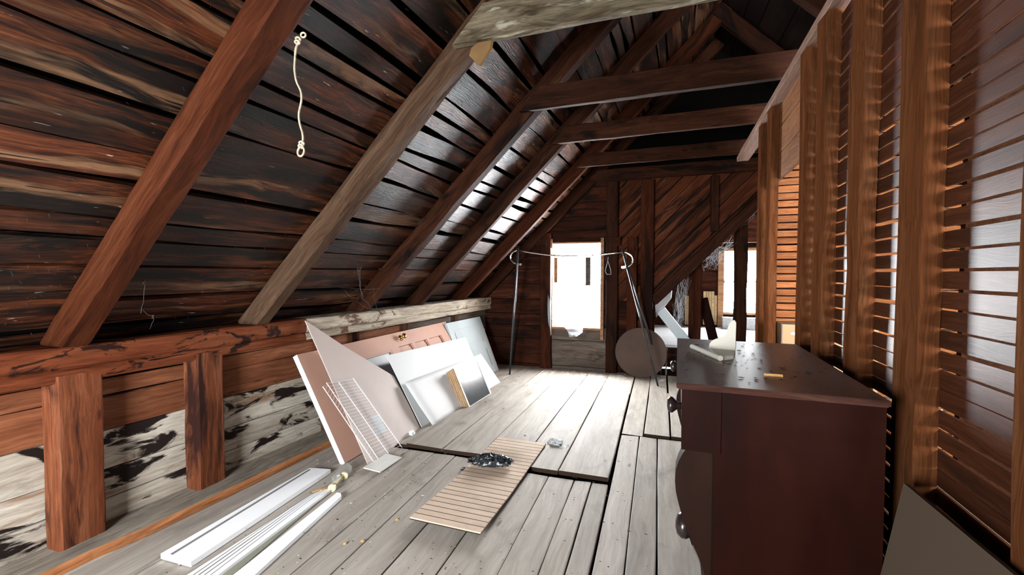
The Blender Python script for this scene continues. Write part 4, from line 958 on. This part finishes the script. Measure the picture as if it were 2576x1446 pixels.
# leaning white panelled door in the opening
dm_p = [at(1652, 795, 1, 6.35), at(1672, 772, 1, 6.35)]
A = at(1672, 773, 1, 6.35); Bp = at(1757, 880, 1, 6.35)
DL = Matrix((( (Bp-A).normalized().x, 0, 0, 0),)*4)
xd = (Bp-A).normalized(); zd = Vector((-.25, -1, .1))
Mt = frame_mat(A, xd, zd)
yl = Mt.to_3x3().col[1]; wv = .135
Mt2 = Mt if yl.z < 0 else Mt
panel_door('shutter_door', Mt @ Matrix.Translation((0, -wv if yl.z > 0 else 0, 0)), .78, wv, .03, M['bluewhite'], [(.06, .26, .03, wv-.03), (.32, .56, .03, wv-.03)], 'white panelled shutter leaning in the opening beside the round board', 'shutter', rec_=(.9, .3, .15))
o = MB().box(-.004, 0, -.02, wv+.03, -.10, -.06, Mt @ Matrix.Translation((-.01, -wv if yl.z > 0 else 0, 0))).build('white_edge_board', M['white']); tag(o, 'edge of a second white board behind the shutter', 'board')
# whitish sloping underside beyond
q = [at(x, y, 1, 7.2) for x, y in ((1648, 768), (1690, 728), (1688, 752), (1650, 800))]
b = MB(); b.v = q+[v+Vector((.02, .3, .02)) for v in q]; b.f = [(0, 1, 2, 3), (7, 6, 5, 4)]+[(i, (i+1) % 4, 4+(i+1) % 4, 4+i) for i in range(4)]
o = b.build('insulation_sheet', M['white']); tag(o, 'whitish sheet on the sloping roof seen through the opening', 'sheet')
# clutter by the opening
o = MB().box(.06, .22, 6.2, 6.3, .34, .36).box(.07, .09, 6.21, 6.29, 0, .34).box(.19, .21, 6.21, 6.29, 0, .34).build('small_stool', M['wall_grey']); tag(o, 'low grey stool shape in the dark beside the round board', 'stool')
o = MB().box(0, .10, 0, .05, 0, .02, Matrix.Translation(at(1668, 962, 2, 0.005)) @ Matrix.Rotation(1.2, 4, 'Z')).build('wood_scrap', M['white_dirty']); tag(o, 'small pale wood scrap on the floor at the foot of the rack', 'board')
MBp = MB().box(0, .33, 0, .045, 0, .008, Matrix.Translation(at(1690, 1012, 2, 0.005)) @ Matrix.Rotation(1.57, 4, 'Z')).build('lath_scrap', M['pine_pale']); tag(MBp, 'thin pale lath lying on the floor left of the dresser', 'lath')
# ------------------------------------------------------------------ ROPE
RG = at(757, 90, 1, 1.40)
kn = []
pts = [at(x, y, 1, 1.40) for x, y in ((757, 95), (750, 108), (744, 124), (742, 150), (741, 175), (746, 205), (757, 230), (758, 255), (752, 285), (754, 310), (761, 335), (762, 355), (758, 366))]
rp_ = empty('rope', RG, 'thin cream rope with knotted loops hanging from the nearest rafter', 'rope')
rel = [p-RG for p in pts]
def smoothpts(P, n_=5):
    out = []
    for i in range(len(P)-1):
        p0 = P[max(i-1, 0)]; p1 = P[i]; p2 = P[i+1]; p3 = P[min(i+2, len(P)-1)]
        for k in range(n_):
            t = k/n_; out.append(.5*((2*p1)+(p2-p0)*t+(2*p0-5*p1+4*p2-p3)*t*t+(3*p1-p0-3*p2+p3)*t*t*t))
    out.append(P[-1]); return out
MB().tube(smoothpts(rel), .0042, 8).build('cord', M['rope'], rp_, True)
def loopc(cx, cy, rx, ry, rot, n_=16):
    out = []
    for i in range(n_):
        a = 6.283*i/n_; x = math.cos(a)*rx; y = math.sin(a)*ry; out.append(at(cx+x*math.cos(rot)-y*math.sin(rot), cy+x*math.sin(rot)+y*math.cos(rot), 1, 1.40+.004*math.sin(a))-RG)
    return out
MB().tube(loopc(763, 88, 6, 6, 0), .0036, 7, closed=True).build('upper_loop', M['rope'], rp_, True)
MB().tube(loopc(757, 381, 8, 12, .2), .0042, 7, closed=True).build('lower_loop', M['rope'], rp_, True)
for cx, cy in ((750, 98), (748, 106), (759, 360), (757, 368)): MB().tube(loopc(cx, cy, 6, 4, .4), .0042, 6, closed=True).build('knot', M['rope'], rp_, True)
# ------------------------------------------------------------------ COBWEBS
def web(name, reg, y, n_, lab, seed, r=.0012, vert=True):
    rg = random.Random(seed); mb = MB()
    for i in range(n_):
        p = [rg.choice(reg)]; a = reg[0]
        x0, y0 = rg.choice(reg); x1, y1 = rg.choice(reg); x0 += rg.uniform(-10, 10); x1 += rg.uniform(-10, 10); y0 += rg.uniform(-12, 12); y1 += rg.uniform(-12, 12)
        P = []
        for k in range(6):
            t = k/5; P.append(at(x0+(x1-x0)*t+rg.uniform(-3, 3), y0+(y1-y0)*t+rg.uniform(-3, 3)+6*math.sin(3.14*t), 1, y+rg.uniform(-.02, .02)+.1*math.sin(i)))
        mb.tube(P, r*.7*rg.uniform(.5, 1.2), 3, caps=False)
    o = mb.build(name, M['web']); tag(o, lab, 'cobweb', kind='stuff'); return o
web('cobweb', [(1715, 700), (1725, 730), (1708, 740), (1712, 770), (1700, 790), (1718, 800), (1708, 830), (1712, 812), (1730, 700), (1704, 760)], 6.5, 90, 'hanging cobwebs in the low corner of the opening', 4)
web('cobweb', [(1775, 640), (1800, 620), (1835, 605), (1845, 615), (1810, 640), (1790, 655), (1805, 668), (1820, 635), (1772, 665), (1785, 625)], 6.5, 80, 'tangled cobwebs under the valley rafter beside the far window', 5)
web('cobweb', [(1770, 632), (1830, 585), (1895, 532), (1860, 560), (1800, 610)], 6.3, 20, 'thin cobweb strands along the sloping rafter', 6, .001)
web('cobweb', [(903, 680), (903, 750), (945, 735), (948, 790), (870, 735), (830, 715), (910, 730)], 2.9, 9, 'fine cobweb strands between the wall plate and rafters', 8, .0004)
web('cobweb', [(360, 715), (352, 780), (385, 830), (350, 780), (390, 790)], 1.5, 6, 'faint cobweb thread above the near wall plate', 9, .0003)
